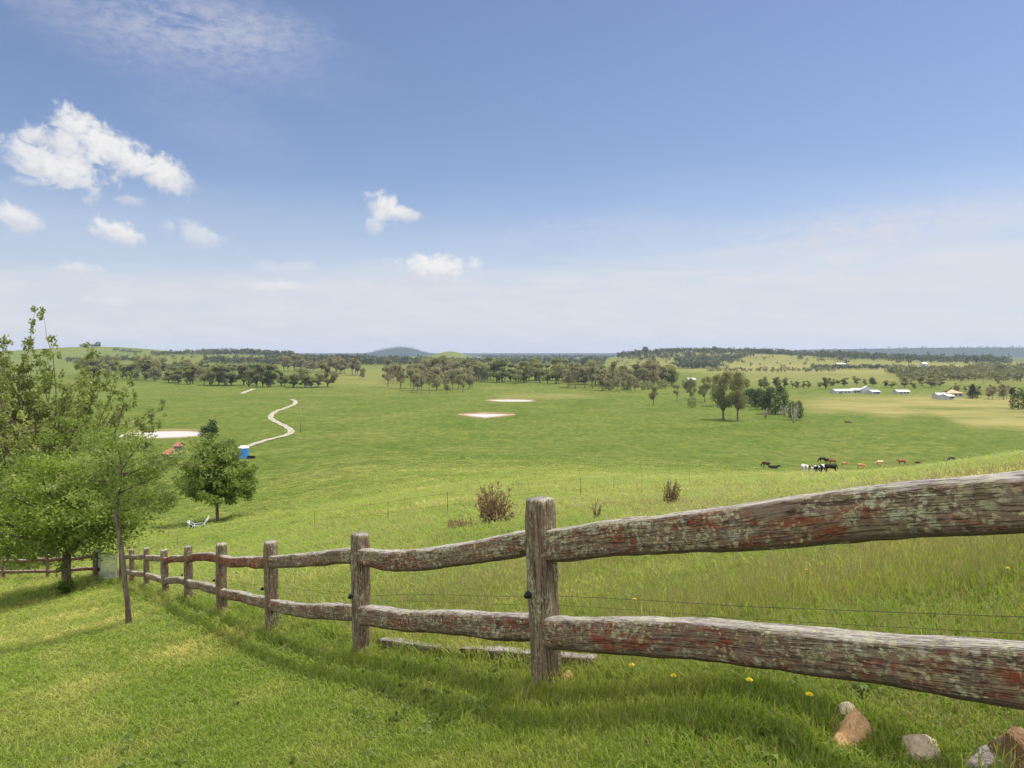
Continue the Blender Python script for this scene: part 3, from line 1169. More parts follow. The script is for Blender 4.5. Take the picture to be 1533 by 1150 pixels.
def big_tree(name, base, height, kind, seed, mat, label, group=None, bark=None):
    """near trees, built at full size"""
    rr = random.Random(seed)
    r = np.random.default_rng(seed)
    root = empty(name, base)
    tag(root, label, "tree", group)
    wood = MB()
    cs, tn = [], []
    Lf, Wf, droop, flat = .16, .08, .2, .0
    if kind == 'spreading':            # short trunk, wide layered crown
        t0 = height * .24
        trunk = branch(wood, (0, 0, -.3), (0.05, .1, t0), .20, .15, .03, rr, 10)
        Lf, Wf, droop, flat = .17, .075, .35, .35
        nb = 24
        for k in range(nb):
            a = 2 * PI * k / nb * 2.4 + rr.uniform(-.3, .3)
            lev = (k + .5) / nb
            reach = height * (.76 - .42 * lev ** 1.3) * rr.uniform(.72, 1.08) * (1 - .42 * max(0, math.cos(a)) * (1 - lev))
            tipz = t0 + height * (.07 + .62 * lev + .10 * max(0, math.cos(a)) * (1 - lev)) * rr.uniform(.92, 1.06)
            st = Vector((0.05, .1, t0 * rr.uniform(.85, 1.0) + height * .26 * lev))
            tip = Vector((math.cos(a) * reach, math.sin(a) * reach, tipz))
            pth = branch(wood, st, tip, .085 * (1 - .5 * lev), .015, .07, rr, 6, 7)
            for j, p in enumerate(pth[2:]):
                t = (j + 2) / (len(pth) - 1)
                m = int(190 * (.6 + t))
                rad = height * (.075 + .045 * math.sin(PI * min(1, t)))
                for s_ in range(2):
                    cc = np.array(p) + r.normal(size=3) * rad * .5
                    q = blob_points(r, cc, (rad * 1.35, rad * 1.35, rad * .62), m // 2, .2)
                    cs.append(q)
                    tn.append(np.full(len(q), rr.uniform(.15, .85)) + r.normal(size=len(q)) * .15)
            # a few side twigs
            for s_ in range(3):
                p = pth[rr.randint(3, 6)]
                q = p + Vector((rr.uniform(-1, 1), rr.uniform(-1, 1), rr.uniform(-.3, .6))) * height * .11
                branch(wood, p, q, .018, .006, .06, rr, 5, 3)
        # wispy skirt round the foot
        q = blob_points(r, (.1, -.1, .35), (.42, .42, .35), 420, .2)
        cs.append(q)
        tn.append(r.random(len(q)) * .4)
        q = blob_points(r, (-.05, 0, 1.1), (.42, .42, .6), 120, .2)
        cs.append(q)
        tn.append(r.random(len(q)) * .6 + .4)
    elif kind == 'upright':            # many steep limbs, airy top
        Lf, Wf, droop = .19, .12, .1
        branch(wood, (0, 0, -.3), (0, 0, height * .22), .22, .18, .02, rr, 10)
        nb = 58
        for k in range(nb):
            a = rr.uniform(0, 2 * PI)
            reach = height * .46 * rr.random() ** .6
            fall = max(0.0, math.cos(a)) * reach / (height * .46)
            hz = height * (rr.uniform(.74, 1.02) - .52 * (reach / height) - .12 * fall)
            st = Vector((math.cos(a) * .1, math.sin(a) * .1, height * rr.uniform(.10, .26)))
            tip = Vector((math.cos(a) * reach, math.sin(a) * reach, hz))
            pth = branch(wood, st, tip, .070, .008, .06, rr, 6, 11)
            for j, p in enumerate(pth[2:]):
                t = (j + 2) / (len(pth) - 1)
                rad = height * (.060 - .034 * t)
                dens = int(44 if t < .55 else 84 * (1.15 - t) + 18)
                for s_ in range(3):
                    cc = np.array(p) + r.normal(size=3) * rad * (.95 - .5 * t)
                    q = blob_points(r, cc, (rad * .6, rad * .6, rad * .7), dens // 2 + 3, .1)
                    cs.append(q)
                    tn.append(np.full(len(q), rr.uniform(.1, .9)) + r.normal(size=len(q)) * .15)
    elif kind == 'sapling':
        Lf, Wf, droop, flat = .075, .028, .5, .2
        p1 = [(0, 0, -.2), (-.01, .0, .4), (-.06, 0, .85), (-.085, 0, 1.25), (-.16, .0, 1.8), (-.20, .0, 2.15), (-.16, .02, 2.6), (-.10, .05, 3.1)]
        wood.tube(p1, [.060, .052, .047, .044, .041, .037, .030, .020], 9)
        wood.tube([(-.18, 0, 2.0), (-.225, 0, 2.12), (-.20, 0, 2.26)], [.03, .026, .018], 7)      # stub of a lopped limb
        lim = [((-.16, .02, 2.6), (-.95, .2, 3.05), .022), ((-.13, .03, 2.85), (.75, -.1, 3.30), .02), ((-.10, .05, 3.05), (-.25, .1, 3.75), .022),
               ((-.25, .1, 3.7), (-.05, .1, 4.35), .013), ((-.16, .02, 2.55), (.55, .3, 2.85), .017), ((-.12, .04, 2.9), (1.35, .3, 3.45), .018),
               ((-.10, .05, 3.0), (-.75, -.2, 3.5), .016), ((.2, 0, 3.0), (1.7, .2, 3.05), .014), ((-.3, .1, 2.75), (-1.3, .0, 2.9), .014),
               ((-.1, 0, 2.4), (.9, .1, 2.45), .014), ((-.1, .05, 3.0), (.35, .1, 3.65), .014)]
        for i, (a, b, r0) in enumerate(lim):
            pth = branch(wood, a, b, r0, .005, .06, rr, 6, 6)
            if i in (2, 3):            # the bare, pale leader
                continue
            for j, p in enumerate(pth[1:]):
                for s_ in range(2):
                    rad = .21
                    cc = np.array(p) + r.normal(size=3) * .17
                    q = blob_points(r, cc, (rad * 1.2, rad * 1.2, rad * .7), 60, .1)
                    cs.append(q)
                    tn.append(np.full(len(q), rr.uniform(.2, .95)) + r.normal(size=len(q)) * .15)
    elif kind == 'parasol':            # broad umbrella over a clean stem
        Lf, Wf, droop, flat = .26, .14, .25, .15
        t0 = height * .30
        branch(wood, (0, 0, -.3), (0, 0, t0), .16, .12, .02, rr, 9)
        for k in range(44):
            a = k * 2.39996
            lev = (k + .5) / 44
            reach = height * (.37 * (1 - lev ** 2.2) + .05) * rr.uniform(.62, 1.14)
            z = t0 + height * (.04 + .62 * lev)
            tip = Vector((math.cos(a) * reach, math.sin(a) * reach, z))
            pth = branch(wood, (0, 0, t0 + height * .25 * lev), tip, .05, .012, .05, rr, 6, 5)
            for j, p in enumerate(pth[2:]):
                rad = height * .085
                for s_ in range(3):
                    cc = np.array(p) + r.normal(size=3) * rad * .6
                    q = blob_points(r, cc, (rad, rad, rad * .75), 70, .2)
                    cs.append(q)
                    tn.append(np.full(len(q), rr.uniform(.1, .9)) + r.normal(size=len(q)) * .12)
    wood.build("trunk", bark or M['bark'], root, True)
    c = np.concatenate(cs)
    t = np.concatenate(tn)
    keep = c[:, 2] > .05
    c, t = c[keep], t[keep]
    sz = r.uniform(.65, 1.25, len(c))
    crown_from(c, t, Lf * sz, Wf * sz, mat, 'crown', droop, flat, seed, root)
    return root


def base_at(px, py, d):
    u, v = ray(px, py)
    x, y = u * d, d
    return Vector((x, y, H(x, y)))


big_tree("leafy_tree", base_at(97, 890, 30), 6.9, 'spreading', 5, M['fresh'],
         "broad bright green tree on a short dark trunk on the lawn near the gate")
big_tree("tall_tree", base_at(66, 830, 44), 14.5, 'upright', 9, M['upright'],
         "tallest tree, airy olive green with steep limbs, rising above the skyline behind the broad tree")
sap = big_tree("slender_tree", base_at(193, 935, 14.6), 4.4, 'sapling', 3, M['sap'],
               "slender young tree with a thin crooked trunk and bare pale leader by the fence end", None, M['bark'])
pp = hit(326, 780, 30)
big_tree("parasol_tree", pp, 121 / F0 * pp.y, 'parasol', 21, M['round'],
         "dark green umbrella shaped tree casting a shadow in the paddock beyond the fence")


def shrub(px, py, wpx, hpx, mat, label, seed, cat="shrub", group=None, d=None, name="shrub", m=900, leaf=.1, stems=True):
    p = hit(px, py, 4) if d is None else base_at(px, py, d)
    w, h_ = wpx / F0 * p.y, hpx / F0 * p.y
    r = np.random.default_rng(seed)
    rr = random.Random(seed)
    e = empty(name, p)
    tag(e, label, cat, group)
    mb = MB()
    cs, tn = [], []
    k = 9
    for i in range(k):
        a = rr.uniform(0, 6.28)
        q = Vector((math.cos(a) * w * .36 * rr.random() ** .5, math.sin(a) * w * .3, h_ * rr.uniform(.3, .75)))
        branch(mb, (0, 0, -.05), q, w * .02, w * .006, .08, rr, 5, 4)
        c = blob_points(r, q, (w * .24, w * .24, h_ * .27), m // k, .2)
        cs.append(c)
        tn.append(np.full(len(c), rr.uniform(.1, .9)) + r.normal(size=len(c)) * .12)
    mb.build("stem", M['bark'], e, True)
    c = np.concatenate(cs)
    t = np.concatenate(tn)
    kp = c[:, 2] > 0
    crown_from(c[kp], t[kp], leaf * w, leaf * .5 * w, mat, "foliage", .1, 0, seed, e)
    return e


def dead_weed(px, py, wpx, hpx, label, seed, stems=60, lean=0.0):
    p = hit(px, py, 4)
    w, h_ = wpx / F0 * p.y, hpx / F0 * p.y
    rr = random.Random(seed)
    r = np.random.default_rng(seed)
    e = empty("dead_weed", p)
    tag(e, label, "weed")
    mb = MB()
    cs = []
    for k in range(stems):
        a = rr.uniform(0, 6.28)
        ra = w * .5 * rr.random() ** .6
        tip = Vector((math.cos(a) * ra + lean * h_ * .5, math.sin(a) * ra, h_ * rr.uniform(.35, 1.05) * (1 - .30 * (ra / (w * .5)) ** 2)))
        pth = branch(mb, (math.cos(a) * w * .05, math.sin(a) * w * .05, -.03), tip, .010, .004, .08, rr, 4, 5)
        for q in pth[3:]:
            cs.append(np.array(q) + r.normal(size=(6, 3)) * np.array((.035, .035, .06)) * w)
    mb.build("stem", M['weed'], e)
    c = np.concatenate(cs)
    crown_from(c, r.random(len(c)), w * .10, w * .035, M['weed'], "foliage", -1.2, 0, seed, e)


dead_weed(740, 788, 66, 62, "largest dead brown weed clump showing above the rail left of the nearest post", 2, 54)
dead_weed(1002, 761, 30, 44, "narrow dark brown dead weed standing above the top rail right of the nearest post", 4, 62, .2)
dead_weed(893, 782, 22, 34, "faint thin dead weed close right of the nearest post", 6, 14)
dead_weed(690, 794, 44, 16, "low brown dead weed tuft hugging the top rail left of the large weed clump", 8, 40)

shrub(313, 664, 34, 34, M['dark'], "dark bushy shrub at the end of the pale pond behind the umbrella tree", 31, d=236, leaf=.09)
for i, (px, py, w, h_, d, lb) in enumerate((
        (215, 668, 30, 24, 205, "light green shrub on the near bank of the pale pond, behind the slender tree"),
        (345, 672, 34, 26, 190, "pale green shrub between the umbrella tree and the blue tank"),
        (20, 832, 70, 40, 46, "green shrub under the broad tree's left side behind the short fence"),
        (90, 828, 60, 34, 47, "green shrub behind the broad tree's trunk and the short fence"),
        (175, 812, 60, 36, 58, "loose green shrub behind the mesh gate"),
        (240, 745, 60, 30, 92, "low scrubby shrub left of the umbrella tree"),
        (215, 700, 70, 40, 130, "green shrub just in front of the red roofed shed"))):
    shrub(px, py, w, h_, M['shrub'], lb, 50 + i, d=d, m=1500, leaf=.065)


# -- trees of the valley: prototypes of unit height
def proto_gum(seed, spread, lobes, trunk_h, nleaf, leaf, open_=.15):
    rr = random.Random(seed)
    r = np.random.default_rng(seed)
    mb = MB()
    lean_ = rr.uniform(-.05, .05)
    branch(mb, (0, 0, -.02), (lean_, 0, trunk_h), .022, .016, .03, rr, 7, 4)
    cs, tn = [], []
    for k in range(lobes):
        a = 2 * PI * k / lobes * 1.7 + rr.uniform(-.5, .5)
        lev = rr.random()
        ra = spread * rr.uniform(.2, 1.15) * (1 - .5 * abs(lev - .35))
        c = Vector((math.cos(a) * ra * .62, math.sin(a) * ra * .62, trunk_h + .10 + (.80 - trunk_h) * lev))
        branch(mb, (lean_, 0, trunk_h * rr.uniform(.7, 1.0)), c, .011, .004, .08, rr, 5, 4)
        rad = rr.uniform(.075, .180)
        m = nleaf // lobes
        q = blob_points(r, c, (rad * 1.15, rad * 1.15, rad * .95), m, .25)
        cs.append(q)
        tn.append(np.full(m, rr.uniform(.05, .95)) + r.normal(size=m) * .15)
    c = np.concatenate(cs)
    t = np.concatenate(tn)
    v, f = leaves(c, leaf * r.uniform(.7, 1.3, len(c)), leaf * .6 * r.uniform(.7, 1.3, len(c)), .5, 0, seed)
    return mb, v, f, np.repeat(np.clip(t, 0, 1), 4)


def proto_dense(seed, wide, nleaf, leaf, cone=False):
    rr = random.Random(seed)
    r = np.random.default_rng(seed)
    mb = MB()
    branch(mb, (0, 0, -.02), (0, 0, .75), .03, .008, .01, rr, 7, 4)
    cs, tn = [], []
    k = 34
    for i in range(k):
        z = .08 + .86 * (i + .5) / k
        if cone:
            ra = wide * (1 - z) ** .8 * .95 + .01
        else:
            ra = wide * math.sqrt(max(0.02, 1 - ((z - .45) / .58) ** 2))
        a = i * 2.4
        rad = (.055 + .09 * (1 - z)) if cone else .15
        c = (math.cos(a) * ra * .7, math.sin(a) * ra * .7, z)
        q = blob_points(r, c, (rad, rad, rad * .8), nleaf // k, .35)
        cs.append(q)
        tn.append(np.full(len(q), rr.uniform(.0, .9)) + r.normal(size=len(q)) * .15)
    c = np.concatenate(cs)
    t = np.concatenate(tn)
    kp = c[:, 2] > 0.02
    c, t = c[kp], t[kp]
    v, f = leaves(c, leaf * r.uniform(.7, 1.3, len(c)), leaf * .5, .0, 0, seed)
    return mb, v, f, np.repeat(np.clip(t, 0, 1), 4)


def as_tree(name, proto, leafmat, bark):
    """first tree of a kind: an Empty with a trunk and a crown (kept out of the scene until it is copied)"""
    mb, v, f, t = proto
    tr = build("trunk", [tuple(q) for q in mb.v], mb.f, bark, None, True, None, False)
    cr = build("crown", v, f, leafmat, None, False, {'tone': t}, False)
    return (name, tr.data, cr.data)


K = {}
K['gum'] = [as_tree("gum_tree", proto_gum(100 + i, (.30, .26, .34, .28, .24, .32)[i], (9, 8, 11, 10, 7, 12)[i], (.24, .30, .22, .18, .32, .24)[i], 2600, .046), M['gum'], M['paleb']) for i in range(6)]
K['gum'] += [as_tree("gum_tree", proto_gum(200 + i, (.22, .38, .30, .18)[i], (6, 13, 9, 8)[i], (.20, .30, .38, .26)[i], 2300, .046), M['gum'], M['paleb']) for i in range(4)]
K['gum2'] = [as_tree("gum_tree", proto_gum(120 + i, (.34, .30, .38, .28)[i], (11, 10, 12, 9)[i], (.12, .16, .10, .10)[i], 3000, .046), M['gum2'], M['bark']) for i in range(4)]
K['gum2'] += [as_tree("gum_tree", proto_gum(220 + i, (.26, .42, .32)[i], (7, 15, 10)[i], (.18, .12, .22)[i], 2800, .046), M['gum2'], M['paleb']) for i in range(3)]
K['big'] = [as_tree("gum_tree", proto_gum(140 + i, (.40, .34, .36)[i], (16, 14, 12)[i], (.22, .26, .20)[i], 7000, .028), M['gum2'], M['bark']) for i in range(3)]
K['dense'] = [as_tree("dense_tree", proto_dense(160 + i, (.50, .42)[i], 3600, .05), M['dark'], M['bark']) for i in range(2)]
K['cone'] = [as_tree("conifer_tree", proto_dense(170, .30, 2600, .045, True), M['dark'], M['bark'])]
K['bush'] = [as_tree("dense_tree", proto_dense(180 + i, .48, 1500, .07), M['gum2'], M['bark']) for i in range(2)]


def plant(kind, p, height, label, group=None, wide=1.0, rr=random, name=None):
    nm, tr, cr = rr.choice(K[kind])
    e = empty(name or nm, p, rr.uniform(0, 6.28))
    e.scale = (height * wide, height * wide, height)
    t = D.objects.new("trunk", tr)
    link(t, e)
    c = D.objects.new("crown", cr)
    link(c, e)
    tag(e, label, "tree", group)
    return e


rt = random.Random(55)


def lerp_line(line, t):
    xs = [q[0] for q in line]
    x = xs[0] + (xs[-1] - xs[0]) * t
    return x, float(np.interp(x, xs, [q[1] for q in line]))


def tree_row(kind, line, count, h_rng, label, group, dy=2.0, wide=(.9, 1.25)):
    for k in range(count):
        x, y = lerp_line(line, min(1, max(0, (k + rt.gauss(.5, .75)) / count)))
        y += rt.uniform(-dy, dy * .5)
        p = hit(x, y, 150)
        h_ = rt.uniform(h_rng[0] * .8, h_rng[1] * 1.05) / F0 * p.y
        plant(kind, p, h_, label, group, rt.uniform(*wide), rt)


tree_row('gum2', [(120, 566), (230, 571), (300, 578), (395, 579), (495, 581)], 46, (20, 36),
         "grey-green gum tree in the long treeline along the left field's far edge", "gum treeline beyond the left field", 2.0, (1.2, 1.9))
tree_row('gum', [(120, 562), (230, 566), (300, 571)], 16, (26, 34),
         "pale grey gum tree in the back rank of the left treeline", "back rank of the left treeline", 1.5, (1.0, 1.4))
tree_row('gum', [(425, 556), (480, 558), (540, 562)], 22, (20, 27),
         "brownish gum tree in the small wood behind the end of the left treeline", "brownish wood behind the left treeline", 1.5, (1.1, 1.5))
tree_row('gum', [(578, 577), (620, 586), (655, 589), (712, 583)], 22, (30, 42),
         "pale gum tree in the front clump standing out into the central field", "front clump of gums in the central field", 6.0, (.85, 1.15))
tree_row('gum', [(585, 572), (700, 574)], 12, (28, 36),
         "gum tree in the second rank of the central front clump", "second rank of the central clump", 3.0)
tree_row('gum2', [(618, 566), (700, 570), (770, 573), (862, 573)], 58, (26, 36),
         "gum tree in the dense central wood behind the pale dams", "dense central wood behind the dams", 4.0, (1.1, 1.6))
tree_row('gum', [(850, 580), (905, 585), (950, 586), (985, 580)], 18, (30, 42),
         "pale stemmed gum tree on the front edge of the wood right of the dams", "front edge of the wood right of the dams", 4.0, (.9, 1.2))
tree_row('gum2', [(855, 574), (930, 578), (1012, 576)], 36, (26, 36),
         "gum tree in the body of the wood right of the dams", "body of the wood right of the dams", 4.0, (1.1, 1.6))
tree_row('bush', [(905, 586), (990, 583), (1050, 579)], 9, (10, 14),
         "low green bush at the foot of the wood right of the dams", "low bushes at the foot of the wood", 1.5, (1.0, 1.5))
tree_row('gum2', [(1112, 582), (1180, 582), (1242, 582)], 17, (13, 19),
         "round dark tree in the short row behind the dark pines", "short row behind the dark pines", 1.0, (1.1, 1.5))
tree_row('gum2', [(1225, 578), (1300, 577), (1400, 582), (1533, 592)], 34, (8, 15),
         "grey scrubby tree in the belt behind the white sheds", "scrub belt behind the white sheds", 5.0, (1.5, 2.5))
tree_row('gum', [(1430, 594), (1540, 600)], 12, (16, 24),
         "grey tree in the scrub at the right edge behind the golden field", "scrub at the right edge", 3.0)

single = [('big', 978, 607, 32, "small round solitary gum tree in the field between the dams and the grey pair", .95),
          ('gum', 1013, 600, 31, "thin pale gum tree right of the small round solitary tree", .8),
          ('bush', 1036, 610, 17, "low dark bush under the thin trees left of the grey pair", 1.0),
          ('gum2', 1034, 598, 34, "thin tree behind the low dark bush, left of the grey pair", .8),
          ('big', 1055, 602, 40, "dark gum tree close left of the tall grey pair", .9),
          ('big', 1074, 608, 50, "half hidden gum behind the left tree of the grey pair", .8),
          ('big', 1083, 628, 74, "left and broader tree of the tall grey pair in the field", 1.05),
          ('big', 1104, 630, 76, "right and slimmer tree of the tall grey pair in the field", .85),
          ('dense', 1131, 609, 27, "dark round conifer just left of the largest dark conifer", 1.3),
          ('dense', 1122, 602, 20, "smallest dark conifer, leftmost of the dark clump", 1.4),
          ('dense', 1161, 620, 42, "largest dark conifer, broad and blackish green beside the grey pair", 1.2),
          ('dense', 1141, 613, 30, "dark conifer squeezed between two darker ones in the clump", 1.0),
          ('dense', 1191, 629, 29, "dark bushy tree with a bleached dead trunk in front, right of the conifers", .9),
          ('dense', 1525, 613, 25, "dark round tree cut by the right-hand edge beside the golden field", 1.15),
          ('cone', 1456, 597, 23, "narrow pointed dark conifer behind the golden field", 1.1),
          ('gum2', 542, 567, 17, "single gum at the right end of the brownish wood", 1.0),
          ('cone', 313, 572, 16, "small pointed conifer in the left treeline", 1.1),
          ('dense', 1030, 584, 12, "low dark tree by the small white roof in the distance", 1.2)]
for kd, px, py, hp, lb, wd in single:
    p = hit(px, py, 150)
    plant(kd, p, hp / F0 * p.y, lb, None, wd, rt)
# bare pinkish shrubs and a dead trunk beside the conifers
for i, (px, py, hp, lb) in enumerate(((1146, 627, 16, "bare pinkish dead shrub in front of the largest dark conifer"),
                                      (1174, 624, 18, "bare pinkish dead shrub between the largest conifer and the dead trunk"),
                                      (1188, 633, 34, "bleached dead tree trunk with bare limbs in front of the dark bushy tree"))):
    p = hit(px, py, 150)
    h_ = hp / F0 * p.y
    e = empty("dead_tree" if i == 2 else "dead_shrub", p)
    tag(e, lb, "dead tree" if i == 2 else "shrub")
    rr = random.Random(i)
    mb = MB()
    for k in range(6 if i == 2 else 26):
        a = rr.uniform(0, 6.28)
        sp = .18 if i == 2 else .5
        branch(mb, (0, 0, -.1 if k == 0 else h_ * rr.uniform(0, .4 if i == 2 else .1)),
               (math.cos(a) * h_ * sp * rr.random(), math.sin(a) * h_ * sp * rr.random(), h_ * rr.uniform(.6, 1)), h_ * (.04 if i == 2 else .014), h_ * .006, .08, rr, 5, 5)
    mb.build("branches", M['deadwood'], e, True)
p = hit(1270, 633, 150)
mb = MB().tube([(-1.3, 0, .35), (0, .1, .42), (1.2, -.1, .3)], [.42, .5, .36], 9)
o = mb.build("fallen_log", M['bark'], None, True)
o.location = p
tag(o, "short brown log lying alone at the edge of the golden field", "log")

# ---- far woods that read as one mass: one object each, kind stuff
rw = np.random.default_rng(99)


def far_wood(name, spots, mat, leafn=46):
    """spots: (x, y, z, height, width)"""
    cs, tn, Ls = [], [], []
    wood = MB()
    for (x, y, z, h_, w) in spots:
        tone = rw.uniform(.1, .9)
        nb = 3
        for k in range(nb):
            c = np.array((x + rw.normal() * w * .22, y + rw.normal() * w * .22, z + h_ * rw.uniform(.28, .75)))
            m = leafn // nb
            cs.append(blob_points(rw, c, (w * .36, w * .36, h_ * .30), m, .3))
            tn.append(np.clip(tone + rw.normal(size=m) * .18, 0, 1))
            Ls.append(np.full(m, h_ * .24))
        wood.tube([(x, y, z - .5), (x, y, z + h_ * .6)], [h_ * .022, h_ * .010], 4, False)
    c, t, L = np.concatenate(cs), np.concatenate(tn), np.concatenate(Ls)
    v, f = leaves(c, L, L * .62, .2, 0, 5)
    b0 = len(v)
    v = np.concatenate([v, np.array([tuple(q) for q in wood.v])])
    f = np.concatenate([f, np.array(wood.f) + b0])
    o = build(name, v, f, mat, None, False, {'tone': np.concatenate([np.repeat(t, 4), np.full(len(wood.v), .6)])})
    tag(o, kind='stuff')
    return o


def belt(line, count, hm, spread=.03, dmin=600, dfix=None):
    """trees along a surveyed line: hm = (low, high) true heights in metres"""
    out = []
    for k in range(count):
        x, y = lerp_line(line, (k + rw.random()) / count)
        if dfix:
            u, v = ray(x, y)
            d = dfix * (1 + rw.normal() * spread)
            q = (u * d, d)
        else:
            h0 = hit(x, y, dmin)
            d = h0.y * (1 + rw.normal() * spread)
            q = (h0.x / h0.y * d, d)
        h_ = rw.uniform(*hm)
        out.append((q[0], q[1], H(q[0], q[1]), h_, h_ * rw.uniform(.75, 1.2)))
    return out


w1 = far_wood("woodland", belt([(400, 544), (520, 545), (640, 545)], 210, (15, 24), .04)
              + belt([(640, 545), (800, 545), (905, 546)], 150, (13, 20), .06), M['farwood'])
tag(w1, "dark far belt of trees behind the central wood and its left field", "woodland")
w2 = far_wood("woodland", belt([(300, 530), (440, 534)], 120, (12, 19), .03, dfix=2050) + belt([(305, 541), (345, 546), (410, 548)], 90, (9, 16), .02, dfix=1500)
              + belt([(228, 534), (330, 536)], 60, (10, 16), .03, dfix=1950), M['farwood'])
tag(w2, "wooded rise on the left skyline above the green fields", "woodland")
w3 = far_wood("woodland", belt([(100, 545), (210, 550)], 70, (7, 11), .01, dfix=1500) + belt([(120, 527), (150, 524)], 30, (8, 12), .02, dfix=2480)
              + belt([(170, 530), (212, 532)], 26, (8, 11), .01, dfix=2250), M['farwood'])
tag(w3, "dark strips of trees across the grassy hill at the far left", "woodland")
hdg = far_wood("hedgerow", belt([(238, 557), (300, 553), (412, 547)], 150, (9, 12), .006, dfix=1150), M['dark'])
tag(hdg, "straight dark green hedgerow slanting across the fields at left", "hedge")
w4 = far_wood("woodland", belt([(925, 533), (985, 527), (1040, 530), (1120, 536), (1230, 540)], 400, (11, 19), .07, dfix=2150)
              + belt([(940, 540), (1010, 538), (1130, 541)], 60, (8, 14), .05, dfix=1900)
              + belt([(1010, 541), (1110, 544)], 100, (10, 16), .03, dfix=1750) + belt([(1015, 554), (1075, 555)], 46, (12, 18), .02, dfix=1400), M['farwood'])
tag(w4, "wooded hilltop on the skyline right of centre", "woodland")
w5 = far_wood("woodland", belt([(1222, 545), (1300, 545), (1400, 546), (1510, 550)], 260, (12, 22), .06, dfix=1900)
              + belt([(1215, 554), (1330, 548)], 70, (8, 11), .01, dfix=1300), M['farwood'])
tag(w5, "dark belt of trees below the blue ridge at the far right", "woodland")
w6 = far_wood("scrub", belt([(1330, 560), (1420, 566), (1533, 570)], 180, (8, 14), .06, dfix=1050)
              + belt([(1060, 566), (1250, 565)], 60, (6, 9), .03, dfix=1150) + belt([(1350, 572), (1560, 580)], 120, (6, 12), .05, dfix=820)
              + belt([(1460, 556), (1560, 560)], 60, (10, 17), .06, dfix=1200) + belt([(930, 545), (1240, 548)], 46, (6, 11), .10, dfix=1650)
              + belt([(140, 540), (330, 545)], 40, (7, 12), .14, dfix=1600), M['fargreen'])
tag(w6, "grey green scrub between the white sheds and the far dark tree belt", "scrub")
w7 = far_wood("woodland", belt([(420, 528), (560, 528)], 130, (16, 26), .10, dfix=4200) + belt([(720, 530), (920, 531)], 150, (15, 24), .12, dfix=4300)
              + belt([(1180, 531), (1560, 530)], 260, (16, 28), .03, dfix=7200) + belt([(560, 523), (650, 523)], 80, (14, 22), .02, dfix=8000), M['farwood'])
tag(w7, "faint woods along the blue distance", "woodland")
for px, py, d, h_, lb in ((966, 528, 2150, 22, "tall round tree standing highest on the wooded hilltop at right of centre"),
                          (876, 546, 1500, 20, "dark dense tree rising above the back of the central wood"),
                          (147, 523, 2480, 17, "square topped clump of trees on the far left hilltop")):
    b = base_at(px, py, d)
    plant('dense', b, h_, lb, None, 1.1, rt)


# ------------------------------------------------------------------ buildings
def building(name, px, py, wpx, depth, wall_h, roof_h, roofmat, wallmat, label, rz=0.0, door=True, d=None, hip=False, windows=2, group=None):
    p = hit(px, py, 120) if d is None else base_at(px, py, d)
    w = wpx / F0 * p.y
    e = empty(name, p, rz)
    tag(e, label, name.replace('_', ' ').split()[-1], group)
    mb = MB().box((0, 0, wall_h / 2 - .3), (w, depth, wall_h + .6))
    if not hip:
        mb.poly([(-w / 2, -depth / 2, wall_h), (-w / 2, depth / 2, wall_h), (-w / 2, 0, wall_h + roof_h - .08),
                 (w / 2, -depth / 2, wall_h), (w / 2, depth / 2, wall_h), (w / 2, 0, wall_h + roof_h - .08)], [(0, 2, 1), (3, 4, 5)])
    mb.build("wall", wallmat, e)
    ov, th = .45, .12
    x0, y0 = w / 2 + ov, depth / 2 + ov
    ze = wall_h - ov * roof_h / (depth / 2)
    rx = x0 if not hip else max(.2, x0 - y0)
    A_ = [(-x0, -y0, ze), (x0, -y0, ze), (rx, 0, wall_h + roof_h), (-rx, 0, wall_h + roof_h), (-x0, y0, ze), (x0, y0, ze)]
    B_ = [(a, b, c + th) for a, b, c in A_]
    mb = MB().poly(A_ + B_, [(6, 7, 8, 9), (9, 8, 11, 10), (0, 3, 2, 1), (3, 4, 5, 2), (0, 1, 7, 6), (5, 4, 10, 11),
                             (1, 2, 8, 7), (2, 5, 11, 8), (0, 6, 9, 3), (3, 9, 10, 4)])
    mb.build("roof", roofmat, e)
    if door:
        MB().box((-w * .22, -depth / 2 - .03, wall_h * .40), (min(3.2, w * .22), .06, wall_h * .8)).build("door", M['shedwall'], e)
    for k in range(windows):
        x = w * (.08 + .25 * k)
        MB().box((x, -depth / 2 - .03, wall_h * .55), (1.3, .06, 1.0)).build("window", M['glass'], e)
    return e


building("farm_shed", 1259, 589, 25, 8, 1.9, 1.0, M['white'], M['wallw'], "leftmost of the white roofed sheds behind the golden field", .12)
building("farm_shed", 1281, 588, 15, 8, 2.0, 1.1, M['white'], M['wallw'], "white roofed shed second from the left in the cluster", -.1)
building("farm_house", 1297, 589, 9, 7, 3.0, 2.0, M['white'], M['wallw'], "tall gabled white house within the shed cluster", 1.4)
building("farm_shed", 1307, 590, 12, 8, 1.8, .9, M['white'], M['wallw'], "low grey shed at the right end of the shed cluster", .1)
building("farm_shed", 1349, 590, 18, 7, 1.8, 1.0, M['white'], M['wallw'], "white shed standing alone right of the shed cluster", .05)
building("farm_shed", 1406, 597, 12, 8, 2.4, 1.1, M['white'], M['wallw'], "small white shed beside the tan roofed house", .0)
building("farm_shed", 1417, 598, 11, 7, 2.2, 1.0, M['white'], M['wallw'], "white lean-to shed directly in front of the tan roofed house", .3)
building("farm_house", 1424, 594, 24, 10, 2.6, 1.9, M['tanroof'], M['wallw'], "long house with a tan tiled roof right of the white sheds", -.15, hip=True)
building("far_house", 1383, 551, 8, 10, 4.0, 2.4, M['white'], M['wallw'], "tiny white house in front of the dark far belt at right", .2, d=1500)
